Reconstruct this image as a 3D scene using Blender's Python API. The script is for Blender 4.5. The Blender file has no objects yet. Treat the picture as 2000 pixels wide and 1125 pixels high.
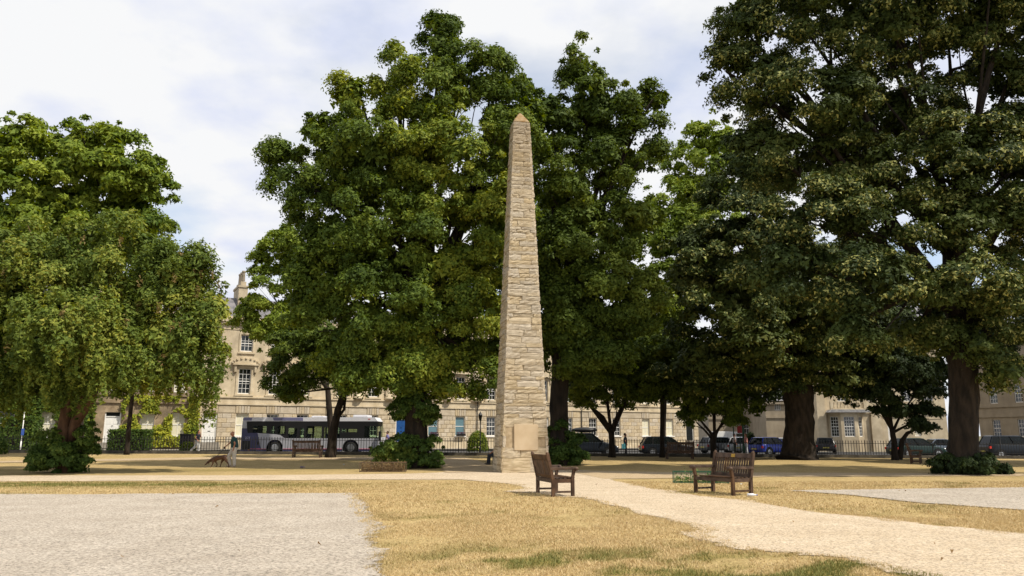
import bpy, math, random
import numpy as np
from mathutils import Vector, Matrix
random.seed(7); rng = np.random.default_rng(7)
SC = bpy.context.scene; COL = SC.collection
R = math.radians
# ---------------------------------------------------------------- camera, sky, sun
CAMH = 1.55; PIT = math.atan(288/1500.); SP, CP = math.sin(PIT), math.cos(PIT)
cam = bpy.data.objects.new('camera', bpy.data.cameras.new('camera')); COL.objects.link(cam)
cam.location = (0, 0, CAMH); cam.rotation_euler = (math.pi/2+PIT, 0, 0)
cam.data.sensor_width = 36; cam.data.lens = 27; cam.data.clip_end = 5000; cam.data.clip_start = .1
SC.camera = cam
SUN_EL = R(56); SX, SY = .88, -.475
W = bpy.data.worlds.new('World'); SC.world = W; W.use_nodes = True
nt = W.node_tree; N = nt.nodes; L = nt.links; N.clear()
wo = N.new('ShaderNodeOutputWorld'); bg = N.new('ShaderNodeBackground'); bg.inputs[1].default_value = .1
sky = N.new('ShaderNodeTexSky'); sky.sky_type = 'NISHITA'; sky.sun_disc = False
sky.sun_elevation = SUN_EL; sky.sun_rotation = math.atan2(SX, SY); sky.air_density = 1.0; sky.dust_density = .8
tc = N.new('ShaderNodeTexCoord'); sep = N.new('ShaderNodeSeparateXYZ'); L.new(tc.outputs['Generated'], sep.inputs[0])
def wm(op, a, b=None, c=None):
    n = N.new('ShaderNodeMath'); n.operation = op
    for i, v in enumerate((a, b, c)):
        if v is None: continue
        if isinstance(v, (int, float)): n.inputs[i].default_value = v
        else: L.new(v, n.inputs[i])
    return n.outputs[0]
zz = wm('ADD', wm('MAXIMUM', sep.outputs[2], 0), .22)
cmb = N.new('ShaderNodeCombineXYZ')
L.new(wm('DIVIDE', sep.outputs[0], zz), cmb.inputs[0]); L.new(wm('DIVIDE', sep.outputs[1], zz), cmb.inputs[1])
def wnoise(scale, det, off, rough=.55):
    mp = N.new('ShaderNodeMapping'); mp.inputs['Location'].default_value = off; L.new(cmb.outputs[0], mp.inputs[0])
    n = N.new('ShaderNodeTexNoise'); n.inputs['Scale'].default_value = scale; n.inputs['Detail'].default_value = det
    n.inputs['Roughness'].default_value = rough; L.new(mp.outputs[0], n.inputs[0]); return n.outputs[0]
def wramp(fac, stops):
    r = N.new('ShaderNodeValToRGB'); L.new(fac, r.inputs[0]); e = r.color_ramp.elements
    while len(e) < len(stops): e.new(.5)
    for k, (p, c) in enumerate(stops): e[k].position = p; e[k].color = tuple(c)+(1,)
    return r.outputs[0]
cover = wramp(wnoise(1.5, 7, (3.1, 1.7, 0), .5), [(.32, (.3,)*3), (.50, (1,)*3)])
tone = wramp(wnoise(3.4, 6, (8.3, 4.2, 0), .5), [(.36, (7.1, 7.5, 8.9)), (.54, (8.9, 8.95, 9.05))])
mx = N.new('ShaderNodeMix'); mx.data_type = 'RGBA'
vsc = N.new('ShaderNodeVectorMath'); vsc.operation = 'SCALE'; vsc.inputs[3].default_value = 1.7; L.new(sky.outputs[0], vsc.inputs[0])
L.new(cover, mx.inputs[0]); L.new(vsc.outputs[0], mx.inputs[6]); L.new(tone, mx.inputs[7])
L.new(mx.outputs[2], bg.inputs[0]); L.new(bg.outputs[0], wo.inputs[0])
sun = bpy.data.objects.new('sun', bpy.data.lights.new('sun', 'SUN')); COL.objects.link(sun)
sun.data.energy = 4.9; sun.data.angle = R(.8); sun.data.color = (1, .92, .79)
sd = Vector((SX*math.cos(SUN_EL), SY*math.cos(SUN_EL), math.sin(SUN_EL)))
sun.rotation_euler = sd.to_track_quat('Z', 'Y').to_euler()
vs = SC.view_settings; vs.view_transform = 'Standard'; vs.look = 'None'; vs.exposure = 0.08; vs.gamma = 1; vs.use_curve_mapping = False
SC.cycles.max_bounces = 6; SC.cycles.transparent_max_bounces = 12

# ---------------------------------------------------------------- pixel -> place helpers (authoring only)
def at(px, py, Y):
    t = Y/(1500*CP+(py-562.5)*SP)
    return Vector(((px-1000)*t, Y, CAMH+t*(1500*SP-(py-562.5)*CP)))
def pxm(py, Y): return (1500*CP+(py-562.5)*SP)/Y
def gz(x, y):
    t = min(max((y-36)/19., 0), 1); t = t*t*(3-2*t)
    return t*(.15-.0058*min(max(x, -60), 60))
def gp(px, py):
    z = 0
    a = math.atan((py-562.5)/1500)-PIT
    for _ in range(12):
        Y = (CAMH-z)/math.tan(a); X = (px-1000)*Y/(1500*CP+(py-562.5)*SP); z = gz(X, Y)
    return Vector((X, Y, z))
# ---------------------------------------------------------------- materials
def mat(name, c1, c2=None, scale=3., rough=.8, bump=0., bscale=40., metal=0., spec=.3, rnd=0., det=6, stretch=None, lo=.35, hi=.65, c3=None, s3=.5, glossvar=0):
    m = bpy.data.materials.new(name); m.use_nodes = True; t = m.node_tree; b = t.nodes['Principled BSDF']
    b.inputs['Roughness'].default_value = rough; b.inputs['Metallic'].default_value = metal
    b.inputs['Specular IOR Level'].default_value = spec
    tcn = t.nodes.new('ShaderNodeTexCoord'); co = tcn.outputs['Object']
    if stretch:
        mp = t.nodes.new('ShaderNodeMapping'); mp.inputs['Scale'].default_value = stretch; t.links.new(co, mp.inputs[0]); co = mp.outputs[0]
    if rnd:
        oi = t.nodes.new('ShaderNodeObjectInfo'); va = t.nodes.new('ShaderNodeVectorMath'); va.operation = 'MULTIPLY_ADD'
        cb = t.nodes.new('ShaderNodeCombineXYZ')
        for i in range(3): t.links.new(oi.outputs['Random'], cb.inputs[i])
        t.links.new(cb.outputs[0], va.inputs[0]); va.inputs[1].default_value = (31, 57, 17); t.links.new(co, va.inputs[2]); co = va.outputs[0]
    col = None
    if c2:
        n = t.nodes.new('ShaderNodeTexNoise'); n.inputs['Scale'].default_value = scale; n.inputs['Detail'].default_value = det
        t.links.new(co, n.inputs[0])
        r = t.nodes.new('ShaderNodeValToRGB'); r.color_ramp.elements[0].position = lo; r.color_ramp.elements[1].position = hi
        r.color_ramp.elements[0].color = tuple(c1)+(1,); r.color_ramp.elements[1].color = tuple(c2)+(1,)
        t.links.new(n.outputs[0], r.inputs[0]); col = r.outputs[0]
        if c3:
            n3 = t.nodes.new('ShaderNodeTexNoise'); n3.inputs['Scale'].default_value = s3; n3.inputs['Detail'].default_value = 5; t.links.new(co, n3.inputs[0])
            r3 = t.nodes.new('ShaderNodeValToRGB'); r3.color_ramp.elements[0].position = .5; r3.color_ramp.elements[1].position = .68
            t.links.new(n3.outputs[0], r3.inputs[0])
            x = t.nodes.new('ShaderNodeMix'); x.data_type = 'RGBA'; t.links.new(r3.outputs[0], x.inputs[0]); t.links.new(col, x.inputs[6]); x.inputs[7].default_value = tuple(c3)+(1,)
            col = x.outputs[2]
    if rnd:
        hs = t.nodes.new('ShaderNodeHueSaturation')
        mr = t.nodes.new('ShaderNodeMapRange'); mr.inputs[3].default_value = 1-rnd; mr.inputs[4].default_value = 1+rnd*.8
        t.links.new(oi.outputs['Random'], mr.inputs[0]); t.links.new(mr.outputs[0], hs.inputs['Value'])
        mr2 = t.nodes.new('ShaderNodeMath'); mr2.operation = 'FRACT'; mm = t.nodes.new('ShaderNodeMath'); mm.operation = 'MULTIPLY'; mm.inputs[1].default_value = 7.31
        t.links.new(oi.outputs['Random'], mm.inputs[0]); t.links.new(mm.outputs[0], mr2.inputs[0])
        mr3 = t.nodes.new('ShaderNodeMapRange'); mr3.inputs[3].default_value = .75; mr3.inputs[4].default_value = 1.2
        t.links.new(mr2.outputs[0], mr3.inputs[0]); t.links.new(mr3.outputs[0], hs.inputs['Saturation'])
        if col: t.links.new(col, hs.inputs['Color'])
        else: hs.inputs['Color'].default_value = tuple(c1)+(1,)
        col = hs.outputs[0]
    if col: t.links.new(col, b.inputs['Base Color'])
    else: b.inputs['Base Color'].default_value = tuple(c1)+(1,)
    if bump:
        n2 = t.nodes.new('ShaderNodeTexNoise'); n2.inputs['Scale'].default_value = bscale; n2.inputs['Detail'].default_value = 8; n2.inputs['Roughness'].default_value = .65
        t.links.new(co, n2.inputs[0]); bp = t.nodes.new('ShaderNodeBump'); bp.inputs['Strength'].default_value = 1; bp.inputs['Distance'].default_value = bump
        t.links.new(n2.outputs[0], bp.inputs['Height']); t.links.new(bp.outputs[0], b.inputs['Normal'])
    return m
def leafmat(name, dark, mid, light, trans=.28):
    m = bpy.data.materials.new(name); m.use_nodes = True; t = m.node_tree; b = t.nodes['Principled BSDF']; out = t.nodes['Material Output']
    a = t.nodes.new('ShaderNodeAttribute'); a.attribute_name = 'tint'
    r = t.nodes.new('ShaderNodeValToRGB'); e = r.color_ramp.elements; e.new(.5)
    for k, (p, c) in enumerate(((0, dark), (.5, mid), (1, light))): e[k].position = p; e[k].color = tuple(c)+(1,)
    t.links.new(a.outputs['Fac'], r.inputs[0]); t.links.new(r.outputs[0], b.inputs['Base Color'])
    b.inputs['Roughness'].default_value = .65; b.inputs['Specular IOR Level'].default_value = .18
    tr = t.nodes.new('ShaderNodeBsdfTranslucent'); hs = t.nodes.new('ShaderNodeHueSaturation'); hs.inputs['Hue'].default_value = .485; hs.inputs['Value'].default_value = 1.3; hs.inputs['Saturation'].default_value = 1.15
    t.links.new(r.outputs[0], hs.inputs['Color']); t.links.new(hs.outputs[0], tr.inputs[0])
    ms = t.nodes.new('ShaderNodeMixShader'); ms.inputs[0].default_value = trans
    t.links.new(b.outputs[0], ms.inputs[1]); t.links.new(tr.outputs[0], ms.inputs[2]); t.links.new(ms.outputs[0], out.inputs['Surface'])
    return m
M = {}
M['stone'] = mat('bath_stone', (.52, .43, .29), (.66, .56, .40), 1.3, .9, .006, 30, c3=(.38, .31, .21), s3=.35)
M['ashlar'] = mat('ashlar_stone', (.50, .41, .28), (.64, .54, .39), 2.5, .9, .008, 25, rnd=.12)
M['brownstone'] = mat('weathered_rubble_wall', (.22, .16, .10), (.40, .31, .20), 2.0, .95, .03, 9, c3=(.15, .12, .08), s3=.5)
M['obstone'] = mat('obelisk_stone', (.47, .38, .25), (.74, .63, .46), 2.6, .92, .05, 10, rnd=.07, stretch=(1, 1, 5), c3=(.36, .28, .18), s3=1.2, lo=.3, hi=.6)
def weather(m, c, z0, z1, amt):
    t = m.node_tree; b = t.nodes['Principled BSDF']; src = b.inputs['Base Color'].links[0].from_socket
    g_ = t.nodes.new('ShaderNodeNewGeometry'); sx = t.nodes.new('ShaderNodeSeparateXYZ'); t.links.new(g_.outputs['Position'], sx.inputs[0])
    mr = t.nodes.new('ShaderNodeMapRange'); mr.inputs[1].default_value = z0; mr.inputs[2].default_value = z1; t.links.new(sx.outputs[2], mr.inputs[0])
    n = t.nodes.new('ShaderNodeTexNoise'); n.inputs['Scale'].default_value = 1.6; n.inputs['Detail'].default_value = 9; n.inputs['Roughness'].default_value = .7
    mp = t.nodes.new('ShaderNodeMapping'); mp.inputs['Scale'].default_value = (1.5, 1.5, .5); t.links.new(g_.outputs['Position'], mp.inputs[0]); t.links.new(mp.outputs[0], n.inputs[0])
    a = t.nodes.new('ShaderNodeMath'); a.operation = 'ADD'; t.links.new(mr.outputs[0], a.inputs[0]); t.links.new(n.outputs[0], a.inputs[1])
    r = t.nodes.new('ShaderNodeMapRange'); r.inputs[1].default_value = .5; r.inputs[2].default_value = 1.1; r.inputs[4].default_value = amt; t.links.new(a.outputs[0], r.inputs[0])
    x = t.nodes.new('ShaderNodeMix'); x.data_type = 'RGBA'; t.links.new(r.outputs[0], x.inputs[0]); t.links.new(src, x.inputs[6]); x.inputs[7].default_value = tuple(c)+(1,); t.links.new(x.outputs[2], b.inputs['Base Color'])
M['mortar'] = mat('lime_mortar', (.33, .25, .15), (.46, .36, .23), 6, .95, .02, 25)
M['lichen'] = mat('orange_lichen_stone', (.27, .16, .065), (.36, .27, .16), 7, .95, .02, 20)
M['plaque'] = mat('smooth_plaque_stone', (.46, .35, .22), (.53, .42, .28), 1.8, .85, .004, 30)
M['pale'] = mat('pale_stone', (.29, .24, .17), (.37, .31, .225), .8, .9, .004, 20)
weather(M['obstone'], (.29, .215, .13), 11.5, 19., .55); weather(M['stone'], (.20, .17, .13), 6, 30, .55); weather(M['ashlar'], (.24, .20, .15), -6, 30, .5); weather(M['pale'], (.14, .12, .10), 0, 40, .6)
M['slate'] = mat('roof_slate', (.12, .12, .13), (.22, .21, .22), 3, .7, .02, 12)
M['white'] = mat('white_paint', (.74, .73, .69), (.80, .79, .76), 5, .45)
M['blind'] = mat('cream_blind', (.66, .62, .46), (.72, .68, .52), 3, .8)
M['glass'] = mat('window_glass', (.015, .018, .02), None, rough=.06, spec=.8)
M['blueglass'] = mat('window_glass_blue', (.10, .20, .24), None, rough=.1, spec=.8)
M['wood'] = mat('weathered_bench_wood', (.042, .023, .013), (.11, .064, .038), 5, .72, .003, 60, rnd=.12, stretch=(1, 1, 1))
M['bark'] = mat('bark', (.013, .010, .007), (.040, .029, .020), 5, .95, .09, 9, stretch=(1, 1, .3))
M['barkred'] = mat('brown_bark', (.06, .032, .018), (.13, .072, .042), 4, .95, .04, 14, stretch=(1, 1, .3))
M['iron'] = mat('black_iron', (.014, .014, .015), (.03, .028, .026), 8, .5)
M['kerb'] = mat('dark_railing_plinth', (.05, .045, .038), (.11, .10, .08), 3, .95, .01, 20)
M['tarmac'] = mat('asphalt', (.045, .045, .047), (.075, .073, .07), 6, .9, .004, 80)
M['paving'] = mat('pavement_slabs', (.20, .18, .15), (.30, .27, .23), 1.5, .9, .003, 40)
M['earth'] = mat('far_ground', (.10, .10, .05), (.16, .14, .08), .3, .95)
M['rubber'] = mat('tyre_rubber', (.012, .012, .012), None, rough=.85)
M['black'] = mat('black_plastic', (.01, .01, .011), None, rough=.5)
M['skin'] = mat('skin', (.42, .19, .12), (.50, .25, .16), 9, .6)
M['chrome'] = mat('brushed_metal', (.5, .5, .5), None, rough=.3, metal=1)
M['red'] = mat('red_lens', (.65, .03, .015), None, rough=.25, spec=.7)
M['amber'] = mat('amber_lens', (.7, .22, .02), None, rough=.25)
def carglass(name, tint=(.35, .42, .40), a=.55):
    m = bpy.data.materials.new(name); m.use_nodes = True; t = m.node_tree; b = t.nodes['Principled BSDF']; out = t.nodes['Material Output']
    b.inputs['Base Color'].default_value = (.01, .013, .013, 1); b.inputs['Roughness'].default_value = .08; b.inputs['Specular IOR Level'].default_value = .3
    tr = t.nodes.new('ShaderNodeBsdfTransparent'); tr.inputs[0].default_value = tint+(1,)
    ms = t.nodes.new('ShaderNodeMixShader'); ms.inputs[0].default_value = a
    t.links.new(b.outputs[0], ms.inputs[1]); t.links.new(tr.outputs[0], ms.inputs[2]); t.links.new(ms.outputs[0], out.inputs['Surface']); return m
M['busglass'] = carglass('tinted_glass', (.82, .9, .8), .82)
M['carglass'] = carglass('car_glass', (.25, .3, .3), .3)
def paint(name, c, rough=.25): return mat(name, c, None, rough=rough, spec=.35)

# ---------------------------------------------------------------- mesh helpers
class MB:
    def __init__(s): s.v = []; s.f = []
    def quad(s, a, b, c, d): n = len(s.v); s.v += [tuple(a), tuple(b), tuple(c), tuple(d)]; s.f.append((n, n+1, n+2, n+3)); return s
    def box(s, x0, x1, y0, y1, z0, z1):
        n = len(s.v); s.v += [(x0, y0, z0), (x1, y0, z0), (x1, y1, z0), (x0, y1, z0), (x0, y0, z1), (x1, y0, z1), (x1, y1, z1), (x0, y1, z1)]
        s.f += [tuple(n+i for i in q) for q in ((0, 3, 2, 1), (4, 5, 6, 7), (0, 1, 5, 4), (1, 2, 6, 5), (2, 3, 7, 6), (3, 0, 4, 7))]; return s
    def bar(s, a, b, w, h, up=(0, 0, 1)):
        a = Vector(a); b = Vector(b); d = (b-a).normalized(); u = Vector(up)
        if abs(d.dot(u)) > .95: u = Vector((0, 1, 0))
        r = d.cross(u).normalized(); u = r.cross(d).normalized(); n = len(s.v)
        for p in (a, b):
            for i, j in ((-1, -1), (1, -1), (1, 1), (-1, 1)): s.v.append(tuple(p+r*i*w/2+u*j*h/2))
        s.f += [tuple(n+i for i in q) for q in ((0, 1, 2, 3), (7, 6, 5, 4), (0, 4, 5, 1), (1, 5, 6, 2), (2, 6, 7, 3), (3, 7, 4, 0))]; return s
    def tube(s, pts, rad, seg=10, wob=0, cap=True):
        pts = [Vector(p) for p in pts]; n0 = len(s.v); k = len(pts)
        for i, p in enumerate(pts):
            d = (pts[min(i+1, k-1)]-pts[max(i-1, 0)]).normalized()
            u = Vector((1, 0, 0)) if abs(d.x) < .9 else Vector((0, 1, 0))
            a = d.cross(u).normalized(); b = d.cross(a)
            for j in range(seg):
                an = 2*math.pi*j/seg; r = rad[i]*(1+wob*random.uniform(-1, 1))
                s.v.append(tuple(p+a*math.cos(an)*r+b*math.sin(an)*r))
        for i in range(k-1):
            for j in range(seg):
                q = n0+i*seg; s.f.append((q+j, q+(j+1) % seg, q+seg+(j+1) % seg, q+seg+j))
        if cap: s.f.append(tuple(n0+j for j in range(seg))[::-1]); s.f.append(tuple(n0+(k-1)*seg+j for j in range(seg)))
        return s
    def cap(s, a, b, ra, rb, seg=10):
        a = Vector(a); b = Vector(b); d = b-a
        d = d.normalized() if d.length > 1e-5 else Vector((0, 0, 1))
        pts = []; rr = []
        for t in (-1, -.85, -.5): pts.append(a+d*ra*t); rr.append(ra*math.sqrt(max(.01, 1-t*t)))
        pts += [a, b]; rr += [ra, rb]
        for t in (.5, .85, 1): pts.append(b+d*rb*t); rr.append(rb*math.sqrt(max(.01, 1-t*t)))
        return s.tube(pts, rr, seg)
    def ell(s, c, rx, ry, rz, nu=12, nv=8):
        n = len(s.v)
        for i in range(nv+1):
            th = math.pi*i/nv
            for j in range(nu):
                ph = 2*math.pi*j/nu; s.v.append((c[0]+rx*math.sin(th)*math.cos(ph), c[1]+ry*math.sin(th)*math.sin(ph), c[2]-rz*math.cos(th)))
        for i in range(nv):
            for j in range(nu): s.f.append((n+i*nu+j, n+i*nu+(j+1) % nu, n+(i+1)*nu+(j+1) % nu, n+(i+1)*nu+j))
        return s
    def prism(s, poly, y0, y1):   # poly in xz
        n = len(s.v); k = len(poly)
        s.v += [(p[0], y0, p[1]) for p in poly]+[(p[0], y1, p[1]) for p in poly]
        s.f.append(tuple(n+i for i in range(k))); s.f.append(tuple(n+k+i for i in range(k))[::-1])
        for i in range(k): s.f.append((n+i, n+k+i, n+k+(i+1) % k, n+(i+1) % k))
        return s
    def mesh(s, name, m, smooth=False):
        me = bpy.data.meshes.new(name); me.from_pydata([tuple(v) for v in s.v], [], s.f); me.materials.append(m)
        if smooth: me.polygons.foreach_set('use_smooth', [True]*len(me.polygons))
        return me
    def build(s, name, m, parent=None, smooth=False, **k): return link(name, s.mesh(name, m, smooth), parent, **k)
def link(name, me, parent=None, loc=None, rot=None, scale=None, kind=None):
    o = bpy.data.objects.new(name, me); COL.objects.link(o)
    if parent: o.parent = parent
    if loc is not None: o.location = loc
    if rot is not None: o.rotation_euler = rot
    if scale is not None: o.scale = scale
    if kind: o['kind'] = kind
    return o
def tag(o, label, cat, group=None):
    o['label'] = label; o['category'] = cat
    if group: o['group'] = group
    return o
def thing(name, label, cat, loc=(0, 0, 0), rz=0, group=None):
    o = bpy.data.objects.new(name, None); COL.objects.link(o); o.location = loc; o.rotation_euler = (0, 0, rz); o.empty_display_size = .3
    return tag(o, label, cat, group)
def bevel(o, w=.01, seg=2):
    b = o.modifiers.new('bevel', 'BEVEL'); b.width = w; b.segments = seg; b.limit_method = 'ANGLE'; return o
def npmesh(name, V, F, m, attr=None, smooth=False):
    me = bpy.data.meshes.new(name); nf, k = F.shape
    me.vertices.add(len(V)); me.vertices.foreach_set('co', V.astype(np.float32).ravel())
    me.loops.add(nf*k); me.loops.foreach_set('vertex_index', F.astype(np.int32).ravel())
    me.polygons.add(nf); me.polygons.foreach_set('loop_start', np.arange(0, nf*k, k, dtype=np.int32))
    me.polygons.foreach_set('loop_total', np.full(nf, k, dtype=np.int32))
    if smooth: me.polygons.foreach_set('use_smooth', np.ones(nf, dtype=bool))
    me.materials.append(m)
    for an, (dom, val) in (attr or {}).items():
        a = me.attributes.new(an, 'FLOAT', dom); a.data.foreach_set('value', val.astype(np.float32))
    me.update(); return me

# ---------------------------------------------------------------- ground
def fbm(x, y, seed=0):
    r = np.random.default_rng(seed); o = 0*x; a = 1; f = 1; tot = 0
    for _ in range(4):
        for _ in range(3):
            th = r.uniform(0, 6.28); k = f*r.uniform(.7, 1.4); o = o+a*np.sin(k*(x*math.cos(th)+y*math.sin(th))+r.uniform(0, 6.28)+1.3*np.sin(k*.6*(y*math.cos(th)-x*math.sin(th))))
            tot += a
        a *= .55; f *= 2.1
    return o/tot
def gzn(x, y):
    t = np.clip((y-36)/19., 0, 1); t = t*t*(3-2*t); return t*(.15-.0058*np.clip(x, -60, 60))
def polysdf(P, x, y):   # negative inside
    P = np.array(P); d = np.full(x.shape, 1e9); ins = np.zeros(x.shape, bool)
    for i in range(len(P)):
        a = P[i]; b = P[(i+1) % len(P)]; e = b-a; wx = x-a[0]; wy = y-a[1]
        t = np.clip((wx*e[0]+wy*e[1])/(e@e), 0, 1); d = np.minimum(d, (wx-e[0]*t)**2+(wy-e[1]*t)**2)
        c = ((a[1] <= y) & (b[1] > y)) | ((b[1] <= y) & (a[1] > y))
        with np.errstate(divide='ignore', invalid='ignore'): xi = a[0]+(y-a[1])/(e[1] if e[1] else 1e-9)*e[0]
        ins ^= c & (x < xi)
    d = np.sqrt(d); return np.where(ins, -d, d)
def G(l): return [(gp(a, b).x, gp(a, b).y) for a, b in l]
gravelL = G([(-500, 968), (0, 966), (688, 963), (700, 985), (718, 1015), (742, 1050), (752, 1078), (738, 1100), (748, 1130)])+[(-1.5, 5), (-30, 5)]
mainp = G([(-900, 928.5), (0, 929.5), (500, 928.5), (790, 925.5), (860, 923), (960, 917), (1060, 915), (1150, 919), (1165, 928), (1205, 939), (1255, 951), (1310, 962), (1450, 978), (1600, 999), (1750, 1018), (2000, 1043), (2300, 1072)])+[(14, 5), (6.5, 5)]+G([(1850, 1135), (1740, 1116), (1640, 1092), (1520, 1079), (1450, 1074), (1390, 1058), (1345, 1044), (1385, 1037), (1330, 1023), (1250, 1003), (1180, 985), (1145, 973), (1080, 969), (1045, 963), (1000, 961), (1035, 956), (1000, 946), (900, 937), (500, 938.5), (0, 941), (-900, 943)])
farstrip = G([(1100, 919), (1320, 922.5), (2000, 925.5), (3000, 928), (3000, 932), (2000, 930), (1500, 932), (1320, 935), (1180, 936)])
gravelR = G([(1540, 958.5), (2000, 953), (2800, 948), (2800, 1030), (2000, 997), (1800, 984), (1650, 967)])
backp = G([(-600, 893.5), (400, 893.5), (905, 893.5), (935, 901), (985, 915), (1000, 921), (870, 924), (862, 912), (866, 904), (850, 898.5), (400, 898), (-600, 898)])
PATHS = [('gravel_area', gravelL, 'grey'), ('sandy_path', mainp, 'sand'), ('far_gravel_path', farstrip, 'sanddark'), ('gravel_patch', gravelR, 'grey'), ('back_path', backp, 'sanddark')]
def groundmat(name, cols, speck, alpha=False, bump=.006, bs=60):
    m = bpy.data.materials.new(name); m.use_nodes = True; t = m.node_tree; b = t.nodes['Principled BSDF']; out = t.nodes['Material Output']
    b.inputs['Roughness'].default_value = .95; b.inputs['Specular IOR Level'].default_value = .15
    co = t.nodes.new('ShaderNodeTexCoord').outputs['Object']
    def noise(s, d=6, r=.6):
        n = t.nodes.new('ShaderNodeTexNoise'); n.inputs['Scale'].default_value = s; n.inputs['Detail'].default_value = d; n.inputs['Roughness'].default_value = r; t.links.new(co, n.inputs[0]); return n.outputs[0]
    def ramp(f, st):
        r = t.nodes.new('ShaderNodeValToRGB'); e = r.color_ramp.elements
        while len(e) < len(st): e.new(.5)
        for k, (p, c) in enumerate(st): e[k].position = p; e[k].color = tuple(c)+(1,)
        t.links.new(f, r.inputs[0]); return r.outputs[0]
    def mix(f, a, c, blend='MIX'):
        x = t.nodes.new('ShaderNodeMix'); x.data_type = 'RGBA'; x.blend_type = blend
        if isinstance(f, float): x.inputs[0].default_value = f
        else: t.links.new(f, x.inputs[0])
        t.links.new(a, x.inputs[6])
        if isinstance(c, tuple): x.inputs[7].default_value = c+(1,)
        else: t.links.new(c, x.inputs[7])
        return x.outputs[2]
    col = ramp(noise(.9, 8), [(.3, cols[0]), (.7, cols[1])])
    col = mix(ramp(noise(9, 4), [(.45, (0,)*3), (.7, (1,)*3)]), col, cols[2])
    sp = ramp(noise(speck, 3, .8), [(.33, (.30,)*3), (.47, (1.0,)*3), (.66, (1.5,)*3)])
    col = mix(1.0, col, sp, 'MULTIPLY')
    if not alpha:   # lawn: green attribute, green patches plus the painted shadow band
        a = t.nodes.new('ShaderNodeAttribute'); a.attribute_name = 'green'
        g = ramp(noise(5, 6), [(.3, (.15, .125, .032)), (.7, (.21, .165, .05))])
        g = mix(1.0, g, sp, 'MULTIPLY'); col = mix(a.outputs['Fac'], col, g)
    t.links.new(col, b.inputs['Base Color'])
    bp = t.nodes.new('ShaderNodeBump'); bp.inputs['Distance'].default_value = bump; t.links.new(noise(bs, 5, .7), bp.inputs['Height']); t.links.new(bp.outputs[0], b.inputs['Normal'])
    if alpha:
        a = t.nodes.new('ShaderNodeAttribute'); a.attribute_name = 'edge'
        n1 = noise(2.6, 12, .86)
        ma = t.nodes.new('ShaderNodeMath'); ma.operation = 'MULTIPLY_ADD'; t.links.new(n1, ma.inputs[0]); ma.inputs[1].default_value = 1.5; t.links.new(a.outputs['Fac'], ma.inputs[2])
        gt = t.nodes.new('ShaderNodeMath'); gt.operation = 'GREATER_THAN'; t.links.new(ma.outputs[0], gt.inputs[0]); gt.inputs[1].default_value = .75
        tr = t.nodes.new('ShaderNodeBsdfTransparent'); ms = t.nodes.new('ShaderNodeMixShader')
        t.links.new(gt.outputs[0], ms.inputs[0]); t.links.new(tr.outputs[0], ms.inputs[1]); t.links.new(b.outputs[0], ms.inputs[2]); t.links.new(ms.outputs[0], out.inputs['Surface'])
    return m
M['lawn'] = groundmat('dry_grass', [(.32, .24, .105), (.45, .335, .16), (.26, .18, .075)], 28, False, .02, 22)
M['sand'] = groundmat('sandy_gravel', [(.42, .335, .235), (.53, .44, .325), (.43, .34, .23)], 30, True, .012)
M['sanddark'] = groundmat('brown_shaded_gravel', [(.37, .28, .17), (.43, .33, .21), (.33, .25, .15)], 50, True)  # brown gravel; tone also paints in the shadow on the path by the obelisk
M['grey'] = groundmat('grey_gravel', [(.35, .30, .24), (.46, .405, .335), (.33, .29, .24)], 24, True, .02, 40)
def green_shade_mask(x, y):
    n = fbm(x*1.1, y*1.1, 5); n2 = fbm(x*3.5, y*3.5, 9)
    g = np.zeros_like(x)
    band = np.clip(1-np.abs(y-25.2)/2.3, 0, 1)*np.clip((-3-x)/6, 0, 1); g = np.maximum(g, band*(1.0+1.2*n2+.8*n))
    shade_band = np.clip(1-np.abs(y-36)/2.0, 0, 1)*np.clip((-6-x)/6, 0, 1); g = np.maximum(g, shade_band*(.65+.4*n))  # cast-shadow band across the left lawn, painted in as olive green
    near = np.clip((12.2-y+.35*x*0)/2, 0, 1)*np.clip((x+2.0)/1.5, 0, 1); g = np.maximum(g, near*np.clip(.5+2.2*n+2.0*n2, 0, 1))
    ed = np.clip(1-np.abs(x+2.1)/.9, 0, 1)*np.clip((13.5-y)/2, 0, 1); g = np.maximum(g, ed*np.clip(.3+1.2*n2, 0, 1))
    g = np.maximum(g, np.clip(n*1.4-.35+n2*.5, 0, .5))
    return np.clip(g, 0, 1)
def grid(x0, x1, y0, y1, st):
    xs = np.arange(x0, x1+st, st); ys = np.arange(y0, y1+st, st); X, Y = np.meshgrid(xs, ys); nx, ny = len(xs), len(ys)
    i = (np.arange(ny-1)[:, None]*nx+np.arange(nx-1)[None, :]).ravel(); F = np.stack([i, i+1, i+nx+1, i+nx], 1); return X.ravel(), Y.ravel(), F
X, Y, F = grid(-60, 60, -12, 55.1, .3)
Z = gzn(X, Y)+.012*fbm(X*.8, Y*.8, 2)
me = npmesh('lawn', np.stack([X, Y, Z], 1), F, M['lawn'], {'green': ('POINT', green_shade_mask(X, Y))}, True)
link('lawn', me, kind='structure')
link('ground', MB().quad((-2500, -2500, -.9), (2500, -2500, -.9), (2500, 2500, -.9), (-2500, 2500, -.9)).mesh('ground', M['earth']), kind='structure')
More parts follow.
